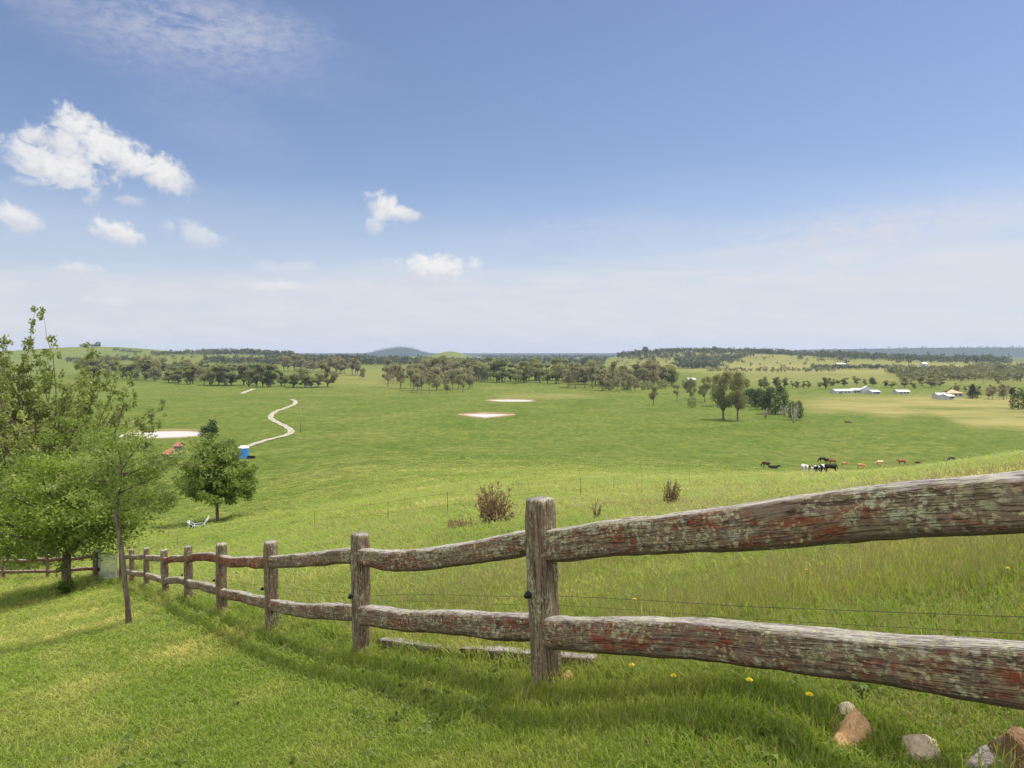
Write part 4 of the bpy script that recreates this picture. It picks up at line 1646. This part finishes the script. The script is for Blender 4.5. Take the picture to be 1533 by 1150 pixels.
building("far_house", 1258, 549, 13, 12, 3.4, 1.6, M['white'], M['wallw'], "small pale building in the dark far belt, left of the tiny white house", .0, d=1500)
building("far_shed", 1034, 572, 11, 8, 2.6, 1.3, M['white'], M['wallw'], "little white roof at the right end of the central wood", .1, windows=0)
building("garden_shed", 257, 690, 22, 3.4, 1.7, 1.0, M['redroof'], M['shedwall'], "shed with a faded red hipped roof below the pale pond", .1, hip=True, d=182, windows=1)
building("garden_shed", 268, 672, 11, 2.6, 1.6, .8, M['redroof'], M['shedwall'], "smaller red roofed shed just behind the larger one", .2, hip=True, d=205, windows=0, door=False)

# ---- blue tank
p = hit(364, 686, 100)
sc = p.y / F0
e = empty("water_tank", p)
tag(e, "blue water tank with a white top at the start of the gravel track", "tank")
rad, th = 8.2 * sc, 15 * sc
mb = MB()
zs = np.linspace(-.2, th, 13)
mb.tube([(0, 0, z) for z in zs], [rad * (1 + .015 * (i % 2)) for i in range(13)], 24)
mb.build("tank_body", M['blue'], e, True)
mb = MB().tube([(0, 0, th), (0, 0, th + .25), (0, 0, th + .5), (0, 0, th + .62)], [rad * 1.07, rad * 1.05, rad * .6, rad * .15], 24)
mb.build("lid", M['lid'], e, True)
mb = MB().tube([(rad * .95, -.4, .3), (rad * 1.2, -.5, .3), (rad * 1.25, -.5, 0)], .08, 8)
mb.build("outlet_pipe", M['black'], e, True)
q = hit(376, 686.5, 100)
e = empty("water_trough", q)
tag(e, "low dark trough on the grass right beside the blue tank", "trough")
mb = MB()
w, dp, hh, t = 1.7, .8, .55, .1
mb.box((0, 0, .06), (w, dp, .12)).box((0, -dp / 2 + t / 2, hh / 2 + .06), (w, t, hh)).box((0, dp / 2 - t / 2, hh / 2 + .06), (w, t, hh))
mb.box((-w / 2 + t / 2, 0, hh / 2 + .06), (t, dp - 2 * t, hh)).box((w / 2 - t / 2, 0, hh / 2 + .06), (t, dp - 2 * t, hh))
mb.build("basin", M['black'], e)

# ---- pale tubular frame left in the paddock
p = hit(297, 791, 30)
sc = p.y / F0
e = empty("paddock_bench", p, .35)
tag(e, "pale tubular metal bench frame standing in the paddock before the umbrella tree", "bench")
w = 30 * sc
mb = MB()
for s in (-.45, .45):
    mb.tube([(-w * .5, s, .62), (-w * .18, s, .30), (w * .28, s, .34), (w * .5, s, .92)], .035, 7)
    mb.tube([(-w * .22, s, .34), (-w * .36, s, -.05)], .03, 7)
    mb.tube([(w * .26, s, .36), (w * .36, s, -.05)], .03, 7)
for x, z in ((-w * .5, .62), (-w * .18, .30), (w * .28, .34), (w * .5, .92), (w * .40, .68)):
    mb.tube([(x, -.45, z), (x, .45, z)], .028, 7)
mb.build("frame", M['galv'], e, True)
MB().box((-w * .42, 0, .40), (.06, .86, .42), 0).build("end_panel", M['lid'], e)
MB().box((-w * .30, -.1, .22), (.34, .5, .30)).build("dark_box", M['black'], e)

# ---- pole by the bend of the track
p = hit(450, 648, 100)
e = empty("utility_pole", p)
tag(e, "slim grey timber pole with a crossarm beside the bend of the track", "pole")
hp = 40 / F0 * p.y
MB().tube([(0, 0, -.4), (0, 0, hp)], [.13, .09], 8).build("pole", M['pole'], e, True)
MB().box((0, -.12, hp - .5), (2.6, .11, .13)).build("crossarm", M['pole'], e)
mb = MB()
for x in (-1.1, -.4, .4, 1.1):
    mb.tube([(x, -.12, hp - .43), (x, -.12, hp - .26)], [.05, .035], 6)
mb.build("insulators", M['lid'], e)


# ------------------------------------------------------------------ cattle
def cow_mesh(pose):
    """one continuous body grown with a skin over a skeleton; faces +x"""
    bm = bmesh.new()
    lay = bm.verts.layers.skin.verify()

    def vert(co, r, root=False):
        v = bm.verts.new(co)
        s = v[lay]
        s.radius = r if hasattr(r, '__len__') else (r, r)
        s.use_root = root
        return v

    def chain(start, items):
        prev = start
        for co, r in items:
            v = vert(co, r)
            bm.edges.new((prev, v))
            prev = v
        return prev
    drop = 0.0 if pose != 'lying' else -.62
    pelvis = vert((-.62, 0, 1.08 + drop), (.30, .30), True)
    rump = chain(pelvis, [((-.86, 0, 1.12 + drop), (.19, .20))])
    tail = chain(rump, [((-.97, 0, 1.05 + drop), .045), ((-1.02, 0, .75 + drop * .6), .03), ((-1.02, 0, max(.12, .45 + drop)), .035)])
    belly = chain(pelvis, [((-.25, 0, 1.00 + drop), (.36, .36)), ((.12, 0, .99 + drop), (.37, .37))])
    chest = chain(belly, [((.48, 0, 1.04 + drop), (.33, .35))])
    shoulder = chain(chest, [((.70, 0, 1.10 + drop), (.24, .27))])
    if pose == 'grazing':
        head = chain(shoulder, [((.95, 0, .95), (.16, .19)), ((1.18, 0, .62), (.12, .15)), ((1.30, 0, .42), (.13, .125)), ((1.36, 0, .22), (.10, .09)), ((1.38, 0, .10), (.085, .075))])
        ear = Vector((1.24, 0, .50))
    else:
        z = drop
        head = chain(shoulder, [((.92, 0, 1.20 + z), (.19, .22)), ((1.08, .02, 1.30 + z), (.15, .17)), ((1.22, .03, 1.30 + z), (.14, .14)), ((1.42, .04, 1.12 + z), (.11, .10)), ((1.50, .04, 1.03 + z), (.09, .08))])
        ear = Vector((1.14, .03, 1.36 + z))
    if pose != 'lying':
        for s in (-1, 1):
            # hind leg: thigh, hock pointing back, upright shank
            chain(pelvis, [((-.66, s * .21, .84), (.17, .19)), ((-.58, s * .22, .66), .11), ((-.76, s * .22, .46), .07), ((-.74, s * .22, .22), .052), ((-.72, s * .22, .07), .065), ((-.68, s * .22, .0), .06)])
            chain(chest, [((.54, s * .20, .78), (.13, .15)), ((.55, s * .20, .52), .075), ((.57, s * .20, .28), .05), ((.56, s * .20, .07), .062), ((.60, s * .20, .0), .058)])
    else:
        for s in (-1, 1):
            chain(pelvis, [((-.5, s * .34, .30), (.16, .16)), ((-.22, s * .46, .16), .10), ((-.48, s * .52, .08), .06), ((-.60, s * .52, .05), .055)])
            chain(chest, [((.55, s * .26, .24), (.12, .12)), ((.80, s * .26, .12), .07), ((.55, s * .30, .06), .055)])
    me = D.meshes.new("cow_skeleton")
    bm.to_mesh(me)
    bm.free()
    o = D.objects.new("cow_skeleton", me)
    COL.objects.link(o)
    sk = o.modifiers.new("skin", 'SKIN')
    sk.use_smooth_shade = True
    o.modifiers.new("sub", 'SUBSURF').levels = 1
    dg = bpy.context.evaluated_depsgraph_get()
    out = D.meshes.new_from_object(o.evaluated_get(dg))
    D.objects.remove(o)
    # ears and short horns are drawn out of the head as small flattened petals in the same mesh
    b2 = bmesh.new()
    b2.from_mesh(out)
    for s in (-1, 1):
        c = ear + Vector((0, s * .10, 0))
        tip = ear + Vector((-.05, s * .29, .0))
        vs = [b2.verts.new(c + Vector((0, 0, .05))), b2.verts.new(c.lerp(tip, .5) + Vector((.03, 0, .06))), b2.verts.new(tip),
              b2.verts.new(c.lerp(tip, .5) + Vector((.02, 0, -.05))), b2.verts.new(c + Vector((.0, 0, -.04))), b2.verts.new(c.lerp(tip, .5) + Vector((-.04, 0, 0)))]
        for q in ((0, 1, 5), (1, 2, 5), (2, 3, 5), (3, 4, 5), (0, 3, 1), (0, 4, 3), (1, 3, 2)):
            b2.faces.new([vs[i] for i in q])
    b2.to_mesh(out)
    b2.free()
    for pl in out.polygons:
        pl.use_smooth = True
    return out


COWM = {k: cow_mesh(k) for k in ('grazing', 'standing', 'lying')}
COWS = [(1147, 700, 'grazing', 'cow_dun', 2.2, 1.0, "dark brown cow, leftmost of the whole herd, head down"),
        (1158, 702, 'lying', 'cow_black', -.1, 1.05, "black cow lying close right of the leftmost dark brown cow"),
        (1204, 712, 'standing', 'cow_white', -1.65, 1.0, "white cow standing end-on, left of the pied cattle"),
        (1218, 713, 'grazing', 'cow_pied', .2, .85, "small black and white cow right beside the white cow"),
        (1230, 714, 'grazing', 'cow_pied', -2.3, .95, "black and white cow between the small pied cow and a black cow"),
        (1243, 713, 'grazing', 'cow_black', 3.0, 1.0, "black cow at the right end of the front row of cattle"),
        (1231, 692, 'grazing', 'cow_black', 3.3, 1.0, "black cow at the left of the back trio, grazing"),
        (1240, 694, 'standing', 'cow_black', -1.0, 1.0, "black cow tucked behind the red-brown cow of the back trio"),
        (1246, 695, 'grazing', 'cow_brown', 2.4, 1.0, "red-brown cow overlapping the black ones in the back trio"),
        (1264, 699, 'standing', 'cow_tan', -1.2, .9, "tan cow standing end-on just right of the back trio"),
        (1289, 702, 'grazing', 'cow_tan', -.7, .95, "tan cow between the end-on tan cow and the cream one"),
        (1317, 697, 'grazing', 'cow_cream', 3.2, 1.0, "cream and tan cow side-on near the middle of the right-hand line"),
        (1350, 696, 'standing', 'cow_brown', 3.0, 1.05, "large red-brown cow side-on right of the cream cow"),
        (1374, 694, 'lying', 'cow_dun', .1, .9, "brown cow lying half hidden in long grass"),
        (1425, 692, 'grazing', 'cow_black', 3.25, 1.05, "black cow grazing alone at the far right of the herd")]
for px, py, pose, hide, rz, s, lb in COWS:
    key = (pose, hide)
    me = COWM.get(key)
    if me is None:
        me = COWM[pose].copy()
        me.materials.clear()
        me.materials.append(M[hide])
        COWM[key] = me
    o = D.objects.new("cow", me)
    COL.objects.link(o)
    o.location = hit(px, py, 100)
    o.rotation_euler = (0, 0, rz)
    o.scale = (s * .88,) * 3
    tag(o, lb, "cow", "cattle grazing in the valley")


# ------------------------------------------------------------------ grass
def tuft(name, blades, hgt, wid, spread, mat, seed, seeds=0, lean=.5):
    r = random.Random(seed)
    v, f, tone = [], [], []
    for k in range(blades):
        a = r.uniform(0, 6.28)
        ra = spread * r.random() ** .5
        bx, by = math.cos(a) * ra, math.sin(a) * ra
        h_ = hgt * r.uniform(.5, 1.1)
        la = r.uniform(0, 6.28)
        ln = h_ * r.uniform(.1, lean * 1.4)
        w = wid * r.uniform(.7, 1.3)
        fa = r.uniform(0, 6.28)
        wx, wy = math.cos(fa) * w / 2, math.sin(fa) * w / 2
        t = r.random()
        b0 = len(v)
        for q, zz in ((0, -.02), (.35, .5), (.75, .85)):
            ww = 1.0 if q < .5 else .7
            v += [(bx + math.cos(la) * ln * q * q - wx * ww, by + math.sin(la) * ln * q * q - wy * ww, h_ * zz),
                  (bx + math.cos(la) * ln * q * q + wx * ww, by + math.sin(la) * ln * q * q + wy * ww, h_ * zz)]
        v.append((bx + math.cos(la) * ln, by + math.sin(la) * ln, h_ * (1.0 - .12 * lean)))
        f += [(b0, b0 + 1, b0 + 3, b0 + 2), (b0 + 2, b0 + 3, b0 + 5, b0 + 4), (b0 + 4, b0 + 5, b0 + 6)]
        tone += [(.96 if r.random() < .13 else t * .85)] * 7
    for k in range(seeds):             # seed heads on thin stalks
        a = r.uniform(0, 6.28)
        ra = spread * r.random()
        bx, by = math.cos(a) * ra, math.sin(a) * ra
        h_ = hgt * r.uniform(1.1, 1.7)
        la = r.uniform(0, 6.28)
        dx, dy = math.cos(la) * h_ * .18, math.sin(la) * h_ * .18
        b0 = len(v)
        w = wid * .35
        v += [(bx - w / 2, by, 0), (bx + w / 2, by, 0), (bx + dx * .6 + w / 2, by + dy * .6, h_ * .8), (bx + dx * .6 - w / 2, by + dy * .6, h_ * .8),
              (bx + dx * .8 - wid * .7, by + dy * .8, h_ * .88), (bx + dx, by + dy, h_), (bx + dx * .8 + wid * .7, by + dy * .8, h_ * .88)]
        f += [(b0, b0 + 1, b0 + 2, b0 + 3), (b0 + 3, b0 + 2, b0 + 6, b0 + 5), (b0 + 3, b0 + 5, b0 + 4)]
        tone += [.97] * 7
    return build(name, v, f, mat, None, False, {'tone': np.array(tone)}, False)


def grass_object(name, sources, x, y, rot, sxy, sz, dry, label):
    col = D.collections.new(name + "_tufts")
    for o in sources:
        col.objects.link(o)
    z = H(x, y)
    m = len(x)
    me = D.meshes.new(name)
    me.vertices.add(m)
    me.vertices.foreach_set('co', np.stack([x, y, z], 1).astype(np.float32).ravel())
    idx = rng.integers(0, len(sources), m)
    a = me.attributes.new('idx', 'INT', 'POINT')
    a.data.foreach_set('value', idx.astype(np.int32))
    a = me.attributes.new('rot', 'FLOAT_VECTOR', 'POINT')
    tilt = rng.normal(size=(m, 2)) * .10
    a.data.foreach_set('vector', np.stack([tilt[:, 0], tilt[:, 1], rot], 1).astype(np.float32).ravel())
    a = me.attributes.new('scl', 'FLOAT_VECTOR', 'POINT')
    a.data.foreach_set('vector', np.stack([sxy, sxy, sz], 1).astype(np.float32).ravel())
    a = me.attributes.new('dry', 'FLOAT', 'POINT')
    a.data.foreach_set('value', dry.astype(np.float32))
    o = D.objects.new(name, me)
    COL.objects.link(o)
    ng = D.node_groups.new(name + "_nodes", 'GeometryNodeTree')
    ng.interface.new_socket('Geometry', in_out='INPUT', socket_type='NodeSocketGeometry')
    ng.interface.new_socket('Geometry', in_out='OUTPUT', socket_type='NodeSocketGeometry')
    gi, go = ng.nodes.new('NodeGroupInput'), ng.nodes.new('NodeGroupOutput')
    iop = ng.nodes.new('GeometryNodeInstanceOnPoints')
    ci = ng.nodes.new('GeometryNodeCollectionInfo')
    ci.inputs['Collection'].default_value = col
    ci.inputs['Separate Children'].default_value = True
    ci.inputs['Reset Children'].default_value = True
    iop.inputs['Pick Instance'].default_value = True
    L = ng.links.new
    L(gi.outputs[0], iop.inputs['Points'])
    L(ci.outputs[0], iop.inputs['Instance'])
    for nm, ty, sk in (('idx', 'INT', 'Instance Index'), ('rot', 'FLOAT_VECTOR', 'Rotation'), ('scl', 'FLOAT_VECTOR', 'Scale')):
        na = ng.nodes.new('GeometryNodeInputNamedAttribute')
        na.data_type = ty
        na.inputs['Name'].default_value = nm
        out = [s for s in na.outputs if s.enabled and s.name == 'Attribute'][0]
        if nm == 'rot':
            e2r = ng.nodes.new('FunctionNodeEulerToRotation')
            L(out, e2r.inputs[0])
            out = e2r.outputs[0]
        L(out, iop.inputs[sk])
    L(iop.outputs[0], go.inputs[0])
    md = o.modifiers.new("scatter", 'NODES')
    md.node_group = ng
    tag(o, label, "grass", None, 'stuff')
    return o


def sample_fan(count, r0, r1, half):
    r = np.exp(rng.uniform(math.log(r0), math.log(r1), count))
    t = rng.uniform(-R(half), R(half), count)
    return np.sin(t) * r, np.cos(t) * r, r


def patchn(x, y, s, seed):
    """cheap smooth patch noise in about -1..1"""
    g = np.random.default_rng(seed)
    out = np.zeros_like(x)
    for k in range(7):
        a = g.uniform(0, 6.28)
        w = s * g.uniform(.5, 1.9)
        out += np.sin((np.cos(a) * x + np.sin(a) * y) * w + g.uniform(0, 6.28))
    return out / 3.2


def STN(x, y):
    """the sward is cropped short round the stones"""
    k = np.ones_like(x)
    for o in [q for q in D.objects if q.name.startswith('stone')]:
        w = max(o.dimensions.x, .12)
        t = Vector((o.location.x, o.location.y)).normalized()
        cx, cy = o.location.x - t.x * w * .55, o.location.y - t.y * w * .55
        k = np.minimum(k, np.clip(.48 + np.maximum(0, np.hypot(x - cx, y - cy) / w - .45) * 1.5, .48, 1))
    return k


def off_lawn(x, y):
    """true on the paddock side of the fences"""
    return (fence_side(x, y) > .12) | (y > 31 + .15 * (-x - 14))


LAWN_T = [tuft("lawn_tuft", 17, .060, .0042, .065, M['lawn'], 200 + i, 0, .75) for i in range(6)]
MEAD_T = [tuft("meadow_tuft", 18, .13, .0052, .075, M['meadow'], 220 + i, 1 + i % 3, .6) for i in range(6)]
STALK_T = [tuft("stalk_tuft", 8, .22, .0050, .07, M['meadow'], 240 + i, 4, .45) for i in range(4)]

x, y, r = sample_fan(82000, 1.6, 48, 40)
k = ~off_lawn(x, y)
x, y, r = x[k], y[k], r[k]
strip = np.clip(1 - np.abs(fence_side(x, y) + .1) / .75, 0, 1) * (y < 31)
s = np.clip(r / 5.0, .9, 5.5)
n1 = patchn(x, y, 1.1, 1)
grass_object("lawn_grass", LAWN_T, x, y, rng.uniform(0, 6.28, len(x)), s * rng.uniform(.8, 1.25, len(x)),
             STN(x, y) * (.70 + .10 * np.clip(r / 12, 0, 3) + .25 * n1.clip(-.8, 1) + .55 * strip) * rng.uniform(.7, 1.3, len(x)),
             np.clip(.12 + .17 * n1 + .18 * patchn(x, y, 4.0, 2), -.3, .7) - .15 * strip, "short mown grass of the lawn on the house side of the fence")

def rosette(name, seed):
    r_ = random.Random(seed)
    v, f, t = [], [], []
    for k in range(9):
        a = k * 2.4 + r_.uniform(-.3, .3)
        ln, w = r_.uniform(.035, .07), r_.uniform(.012, .022)
        ca, sa = math.cos(a), math.sin(a)
        h_ = r_.uniform(.02, .05)
        b0 = len(v)
        v += [(0, 0, .01), (ca * ln * .5 - sa * w, sa * ln * .5 + ca * w, h_), (ca * ln, sa * ln, h_ * .8), (ca * ln * .5 + sa * w, sa * ln * .5 - ca * w, h_)]
        f.append((b0, b0 + 1, b0 + 2, b0 + 3))
        t += [r_.random() * .8] * 4
    return build(name, v, f, M['shrub'], None, False, {'tone': np.array(t)}, False)


x, y, r = sample_fan(1300, 1.8, 16, 40)
k = (patchn(x, y, 1.6, 41) > .15) & (~off_lawn(x, y) | (r < 7))
x, y, r = x[k], y[k], r[k]
o = grass_object("lawn_weeds", [rosette("weed_rosette", 300 + i) for i in range(4)], x, y, rng.uniform(0, 6.28, len(x)), rng.uniform(.5, 1.2, len(x)),
                 rng.uniform(.9, 1.6, len(x)), np.zeros(len(x)), "small broad-leaved weeds dotted through the lawn")
o['category'] = 'weeds'

x, y, r = sample_fan(112000, 1.6, 190, 41)
k = off_lawn(x, y) & (rng.random(len(x)) > np.clip((r - 55) / 135, 0, 1) ** .7)
x, y, r = x[k], y[k], r[k]
s = np.clip(r / 5.5, .9, 9)
n1 = patchn(x, y, .8, 3)
right = np.clip((x / np.maximum(y, 1) - .15) / .35, 0, 1) * np.clip((r - 5) / 6, 0, 1)
far = np.clip((r - 40) / 40, 0, 1)
grass_object("meadow_grass", MEAD_T, x, y, rng.uniform(0, 6.28, len(x)), s * rng.uniform(.8, 1.25, len(x)),
             (.62 + .16 * np.clip((r - 5) / 5, 0, 1) + .26 * n1 + .05 * right) * (1 - .35 * far) * STN(x, y) * rng.uniform(.7, 1.35, len(x)),
             np.clip(-.02 + .24 * n1 + .10 * right + .12 * patchn(x, y, 3.0, 4), -.3, .6), "long tussocky pasture grass beyond the fence")

px_, py_ = [], []
for i, (o_, p_, t_, d_, a_) in enumerate(post_objs):
    m = 90
    px_.append(p_.x + rng.normal(size=m) * .17)
    py_.append(p_.y + rng.normal(size=m) * .17)
for p_ in lp:
    px_.append(p_.x + rng.normal(size=60) * .2)
    py_.append(p_.y + rng.normal(size=60) * .2)
px_, py_ = np.concatenate(px_), np.concatenate(py_)
grass_object("post_foot_grass", MEAD_T, px_, py_, rng.uniform(0, 6.28, len(px_)), np.clip(np.hypot(px_, py_) / 6, .8, 4) * rng.uniform(.7, 1.1, len(px_)),
             rng.uniform(.5, 1.25, len(px_)), rng.uniform(-.2, .3, len(px_)), "longer uncut grass at the foot of the fence posts")

x, y, r = sample_fan(34000, 5.5, 120, 41)
k = off_lawn(x, y) & (patchn(x, y, .9, 6) + .8 * np.clip((x / np.maximum(y, 1)) * 2, -1, 1) > .05)
x, y, r = x[k], y[k], r[k]
s = np.clip(r / 6, .9, 7)
grass_object("seeding_grass", STALK_T, x, y, rng.uniform(0, 6.28, len(x)), s * rng.uniform(.8, 1.2, len(x)),
             (.56 + .26 * patchn(x, y, .5, 7)).clip(.35, 1.1) * (1 - .3 * np.clip((r - 12) / 20, 0, 1)) * rng.uniform(.7, 1.3, len(x)),
             np.clip(.18 + .2 * patchn(x, y, .7, 8), -.1, .7), "tall straw coloured seeding grass on the slope beyond the fence")

x, y, r = sample_fan(5200, 30, 330, 41)
k = off_lawn(x, y) & (patchn(x, y, .06, 31) + .6 * patchn(x, y, .3, 32) > .25)
x, y, r = x[k], y[k], r[k]
grass_object("tussock_grass", MEAD_T + STALK_T, x, y, rng.uniform(0, 6.28, len(x)), rng.uniform(3, 8, len(x)), rng.uniform(.8, 2.2, len(x)),
             rng.uniform(-.2, .45, len(x)), "scattered coarse tussocks across the grazed valley paddock")

# ------------------------------------------------------------------ haze
mh, nth = new_mat("thin_haze")
gh = N(nth)
vol = gh.node('ShaderNodeVolumePrincipled')
vol.inputs['Color'].default_value = (.64, .77, 1.0, 1)
vol.inputs['Density'].default_value = 6e-5
vol.inputs['Anisotropy'].default_value = .2
oh = gh.node('ShaderNodeOutputMaterial')
nth.links.new(vol.outputs[0], oh.inputs['Volume'])
z0, z1 = ZMIN - 1.5, 104.0
bx = MB().box((0, 0, (z0 + z1) / 2), (23000, 23000, z1 - z0))
hz = bx.build("haze", mh)
tag(hz, kind='stuff')

# ------------------------------------------------------------------ sun and sky
EL, AZ = R(64), R(22)          # azimuth measured from +x towards +y
S = Vector((math.cos(EL) * math.cos(AZ), math.cos(EL) * math.sin(AZ), math.sin(EL)))
sd = D.lights.new("sun", 'SUN')
sd.energy = 2.65
sd.angle = R(1.2)
sd.color = (1.0, .955, .88)
so = D.objects.new("sun", sd)
COL.objects.link(so)
so.rotation_euler = S.to_track_quat('Z', 'Y').to_euler()
so.location = (0, 0, 60)

wd = D.worlds.new("World")
scene.world = wd
wd.use_nodes = True
nt = wd.node_tree
for nd in list(nt.nodes):
    nt.nodes.remove(nd)
g = N(nt)
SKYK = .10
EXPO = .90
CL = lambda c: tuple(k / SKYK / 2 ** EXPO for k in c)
sky = g.node('ShaderNodeTexSky', sky_type='NISHITA')
sky.sun_disc = False
sky.sun_elevation = EL
sky.sun_rotation = PI / 2 - AZ
sky.altitude = 600
sky.air_density = 1.0
sky.dust_density = 1.0
sky.ozone_density = 2.0
tc = g.node('ShaderNodeTexCoord').outputs['Generated']
sep = g.node('ShaderNodeSeparateXYZ')
nt.links.new(g.vmath('NORMALIZE', tc), sep.inputs[0])
dx, dy, dz = sep.outputs
az = g.math('ARCTAN2', dx, dy)
el = g.math('ARCSINE', dz)
n_w = g.noise(tc, 5.0, 6, .6)
cmb = g.node('ShaderNodeCombineXYZ')
nt.links.new(az, cmb.inputs[0])
nt.links.new(el, cmb.inputs[1])
ang = cmb.outputs[0]


def skyp(px, py):
    u, v = ray(px, py)
    return math.atan2(u, 1), math.atan2(v, math.hypot(u, 1))


col = g.mix(1.0, sky.outputs[0], (.665, .628, .672), 'MULTIPLY')
# bright cloud added out of view, above and behind the viewer, to fill shade
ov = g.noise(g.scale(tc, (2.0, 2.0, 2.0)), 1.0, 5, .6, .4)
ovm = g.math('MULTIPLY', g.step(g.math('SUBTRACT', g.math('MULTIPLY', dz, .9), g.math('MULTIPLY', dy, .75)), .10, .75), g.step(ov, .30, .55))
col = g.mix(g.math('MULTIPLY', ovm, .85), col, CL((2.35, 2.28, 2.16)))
# pale veil thickening towards the skyline
v1 = g.noise(g.scale(ang, (2.0, 9.0, 1)), 1.0, 6, .55, .3)
elv = g.math('ADD', el, g.math('MULTIPLY', g.math('SUBTRACT', v1, .5), .16))
veil = g.math('SUBTRACT', 1.0, g.step(elv, .04, .235))
col = g.mix(g.math('MULTIPLY', veil, .74), col, CL((.64, .71, .82)))
v2 = g.noise(g.scale(ang, (2.2, 26, 1)), 1.0, 7, .6, .5)
v3 = g.noise(g.scale(ang, (14, 60, 1)), 1.0, 5, .65)
el2 = g.math('ADD', el, g.math('MULTIPLY', g.math('SUBTRACT', v2, .5), .11))
el2 = g.math('ADD', el2, g.math('MULTIPLY', g.math('SUBTRACT', v3, .5), .03))
el2 = g.math('SUBTRACT', el2, g.math('MULTIPLY', az, .04))
sheet = g.math('SUBTRACT', 1.0, g.step(el2, .092, .128))
stx = g.math('ADD', .28, g.math('MULTIPLY', g.step(g.math('ADD', g.math('MULTIPLY', v3, .6), g.math('MULTIPLY', v2, .4)), .36, .62), .66))
col = g.mix(g.math('MULTIPLY', sheet, stx), col, CL((.74, .755, .80)))
# high cirrus: (px, py, half width, half height in px, amount)
fine = g.noise(g.scale(ang, (8, 24, 1)), 1.0, 8, .70, .8)
fine2 = g.noise(g.scale(ang, (55, 110, 1)), 1.0, 5, .7, .4)


def ellipse(px, py, wpx, hpx, rot=0.0, wob=None, k=0.0, both=False):
    a0, e0 = skyp(px, py)
    a1, e1 = skyp(px + wpx, py)
    a2, e2 = skyp(px, py - hpx)
    sa, se = max(1e-4, abs(a1 - a0)), max(1e-4, abs(e2 - e0))
    da = g.math('SUBTRACT', az, a0)
    de = g.math('SUBTRACT', el, e0)
    c, s = math.cos(rot), math.sin(rot)
    x = g.math('ADD', g.math('MULTIPLY', da, c / sa), g.math('MULTIPLY', de, s / sa))
    y = g.math('ADD', g.math('MULTIPLY', da, -s / se), g.math('MULTIPLY', de, c / se))
    q = g.math('SQRT', g.math('ADD', g.math('MULTIPLY', x, x), g.math('MULTIPLY', y, y)))
    if wob is not None:
        q = g.math('ADD', q, g.math('MULTIPLY', g.math('SUBTRACT', wob, .5), k))
    return (q, y) if both else q


for px, py, w, h_, rot, amt in ((230, 25, 330, 105, -.12, .42), (330, 45, 170, 45, .05, .35), (1330, 345, 380, 46, .06, .85), (1330, 430, 520, 40, .02, .6), (1450, 405, 260, 26, .0, .5), (900, 440, 420, 36, 0, .4),
                                (320, 180, 150, 60, -.3, .12), (100, 420, 330, 35, 0, .45), (900, 350, 260, 40, 0, .25), (480, 440, 380, 30, 0, .4)):
    q = ellipse(px, py, w, h_, rot, fine, 1.3)
    msk = g.math('MULTIPLY', g.math('SUBTRACT', 1.0, g.step(q, .25, 1.15)), g.step(g.math('ADD', g.math('MULTIPLY', fine, .55), g.math('MULTIPLY', fine2, .45)), .30, .66))
    col = g.mix(g.math('MULTIPLY', msk, amt), col, CL((.72, .715, .78)))
# small cumulus
puff = g.noise(g.scale(ang, (30, 34, 1)), 1.0, 8, .62, .5)
puff2 = g.noise(g.scale(ang, (85, 95, 1)), 1.0, 5, .6)
pw = g.math('ADD', g.math('MULTIPLY', puff, .75), g.math('MULTIPLY', puff2, .25))
CUM = [(55, 238, 135, 36, -.28, .95), (168, 228, 100, 38, -.42, 1.0), (112, 198, 52, 30, -.75, .75), (95, 222, 70, 30, -.4, .8), (245, 262, 52, 30, -.15, .95), (105, 262, 62, 26, -.3, .85),
       (30, 328, 58, 22, -.25, .85), (175, 348, 44, 20, -.22, .95), (292, 352, 55, 20, -.2, .55), (573, 308, 34, 28, 0, 1.0), (597, 318, 34, 14, -.1, .9), (562, 332, 14, 22, -.3, .6),
       (655, 403, 72, 25, 0, 1.0), (45, 272, 30, 10, 0, .35), (195, 300, 30, 10, 0, .4), (112, 402, 48, 12, 0, .5), (410, 430, 48, 13, 0, .5), (430, 402, 50, 14, 0, .3), (160, 452, 40, 10, 0, .4)]
for px, py, w, h_, rot, amt in CUM:
    q, yl = ellipse(px, py, w * 1.02, h_ * .98, rot, pw, 3.4, True)
    lit = g.step(g.math('ADD', yl, g.math('MULTIPLY', g.math('SUBTRACT', puff2, .5), 2.4)), -.9, .5)
    msk = g.math('SUBTRACT', 1.0, g.step(q, .26, 1.08))
    col = g.mix(g.math('MULTIPLY', msk, amt), col, g.mix(lit, CL((.68, .69, .75)), CL((.90, .89, .88))))
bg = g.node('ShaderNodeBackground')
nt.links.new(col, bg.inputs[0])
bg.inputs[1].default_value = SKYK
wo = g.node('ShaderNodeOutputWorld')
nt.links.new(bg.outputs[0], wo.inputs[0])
wd.cycles.sampling_method = 'MANUAL'
wd.cycles.sample_map_resolution = 1024

# ------------------------------------------------------------------ render settings
scene.view_settings.view_transform = 'Standard'
scene.view_settings.look = 'None'
scene.view_settings.exposure = EXPO
scene.view_settings.gamma = 1.0
scene.render.engine = 'CYCLES'
cy = scene.cycles
cy.max_bounces = 6
cy.diffuse_bounces = 3
cy.glossy_bounces = 2
cy.transmission_bounces = 3
cy.volume_bounces = 0
cy.transparent_max_bounces = 8
cy.use_denoising = True
cy.denoiser = 'OPENIMAGEDENOISE'
cy.denoising_prefilter = 'ACCURATE'
cy.denoising_input_passes = 'RGB_ALBEDO_NORMAL'
cy.sample_clamp_indirect = 6
cy.use_adaptive_sampling = True
cy.adaptive_threshold = .01
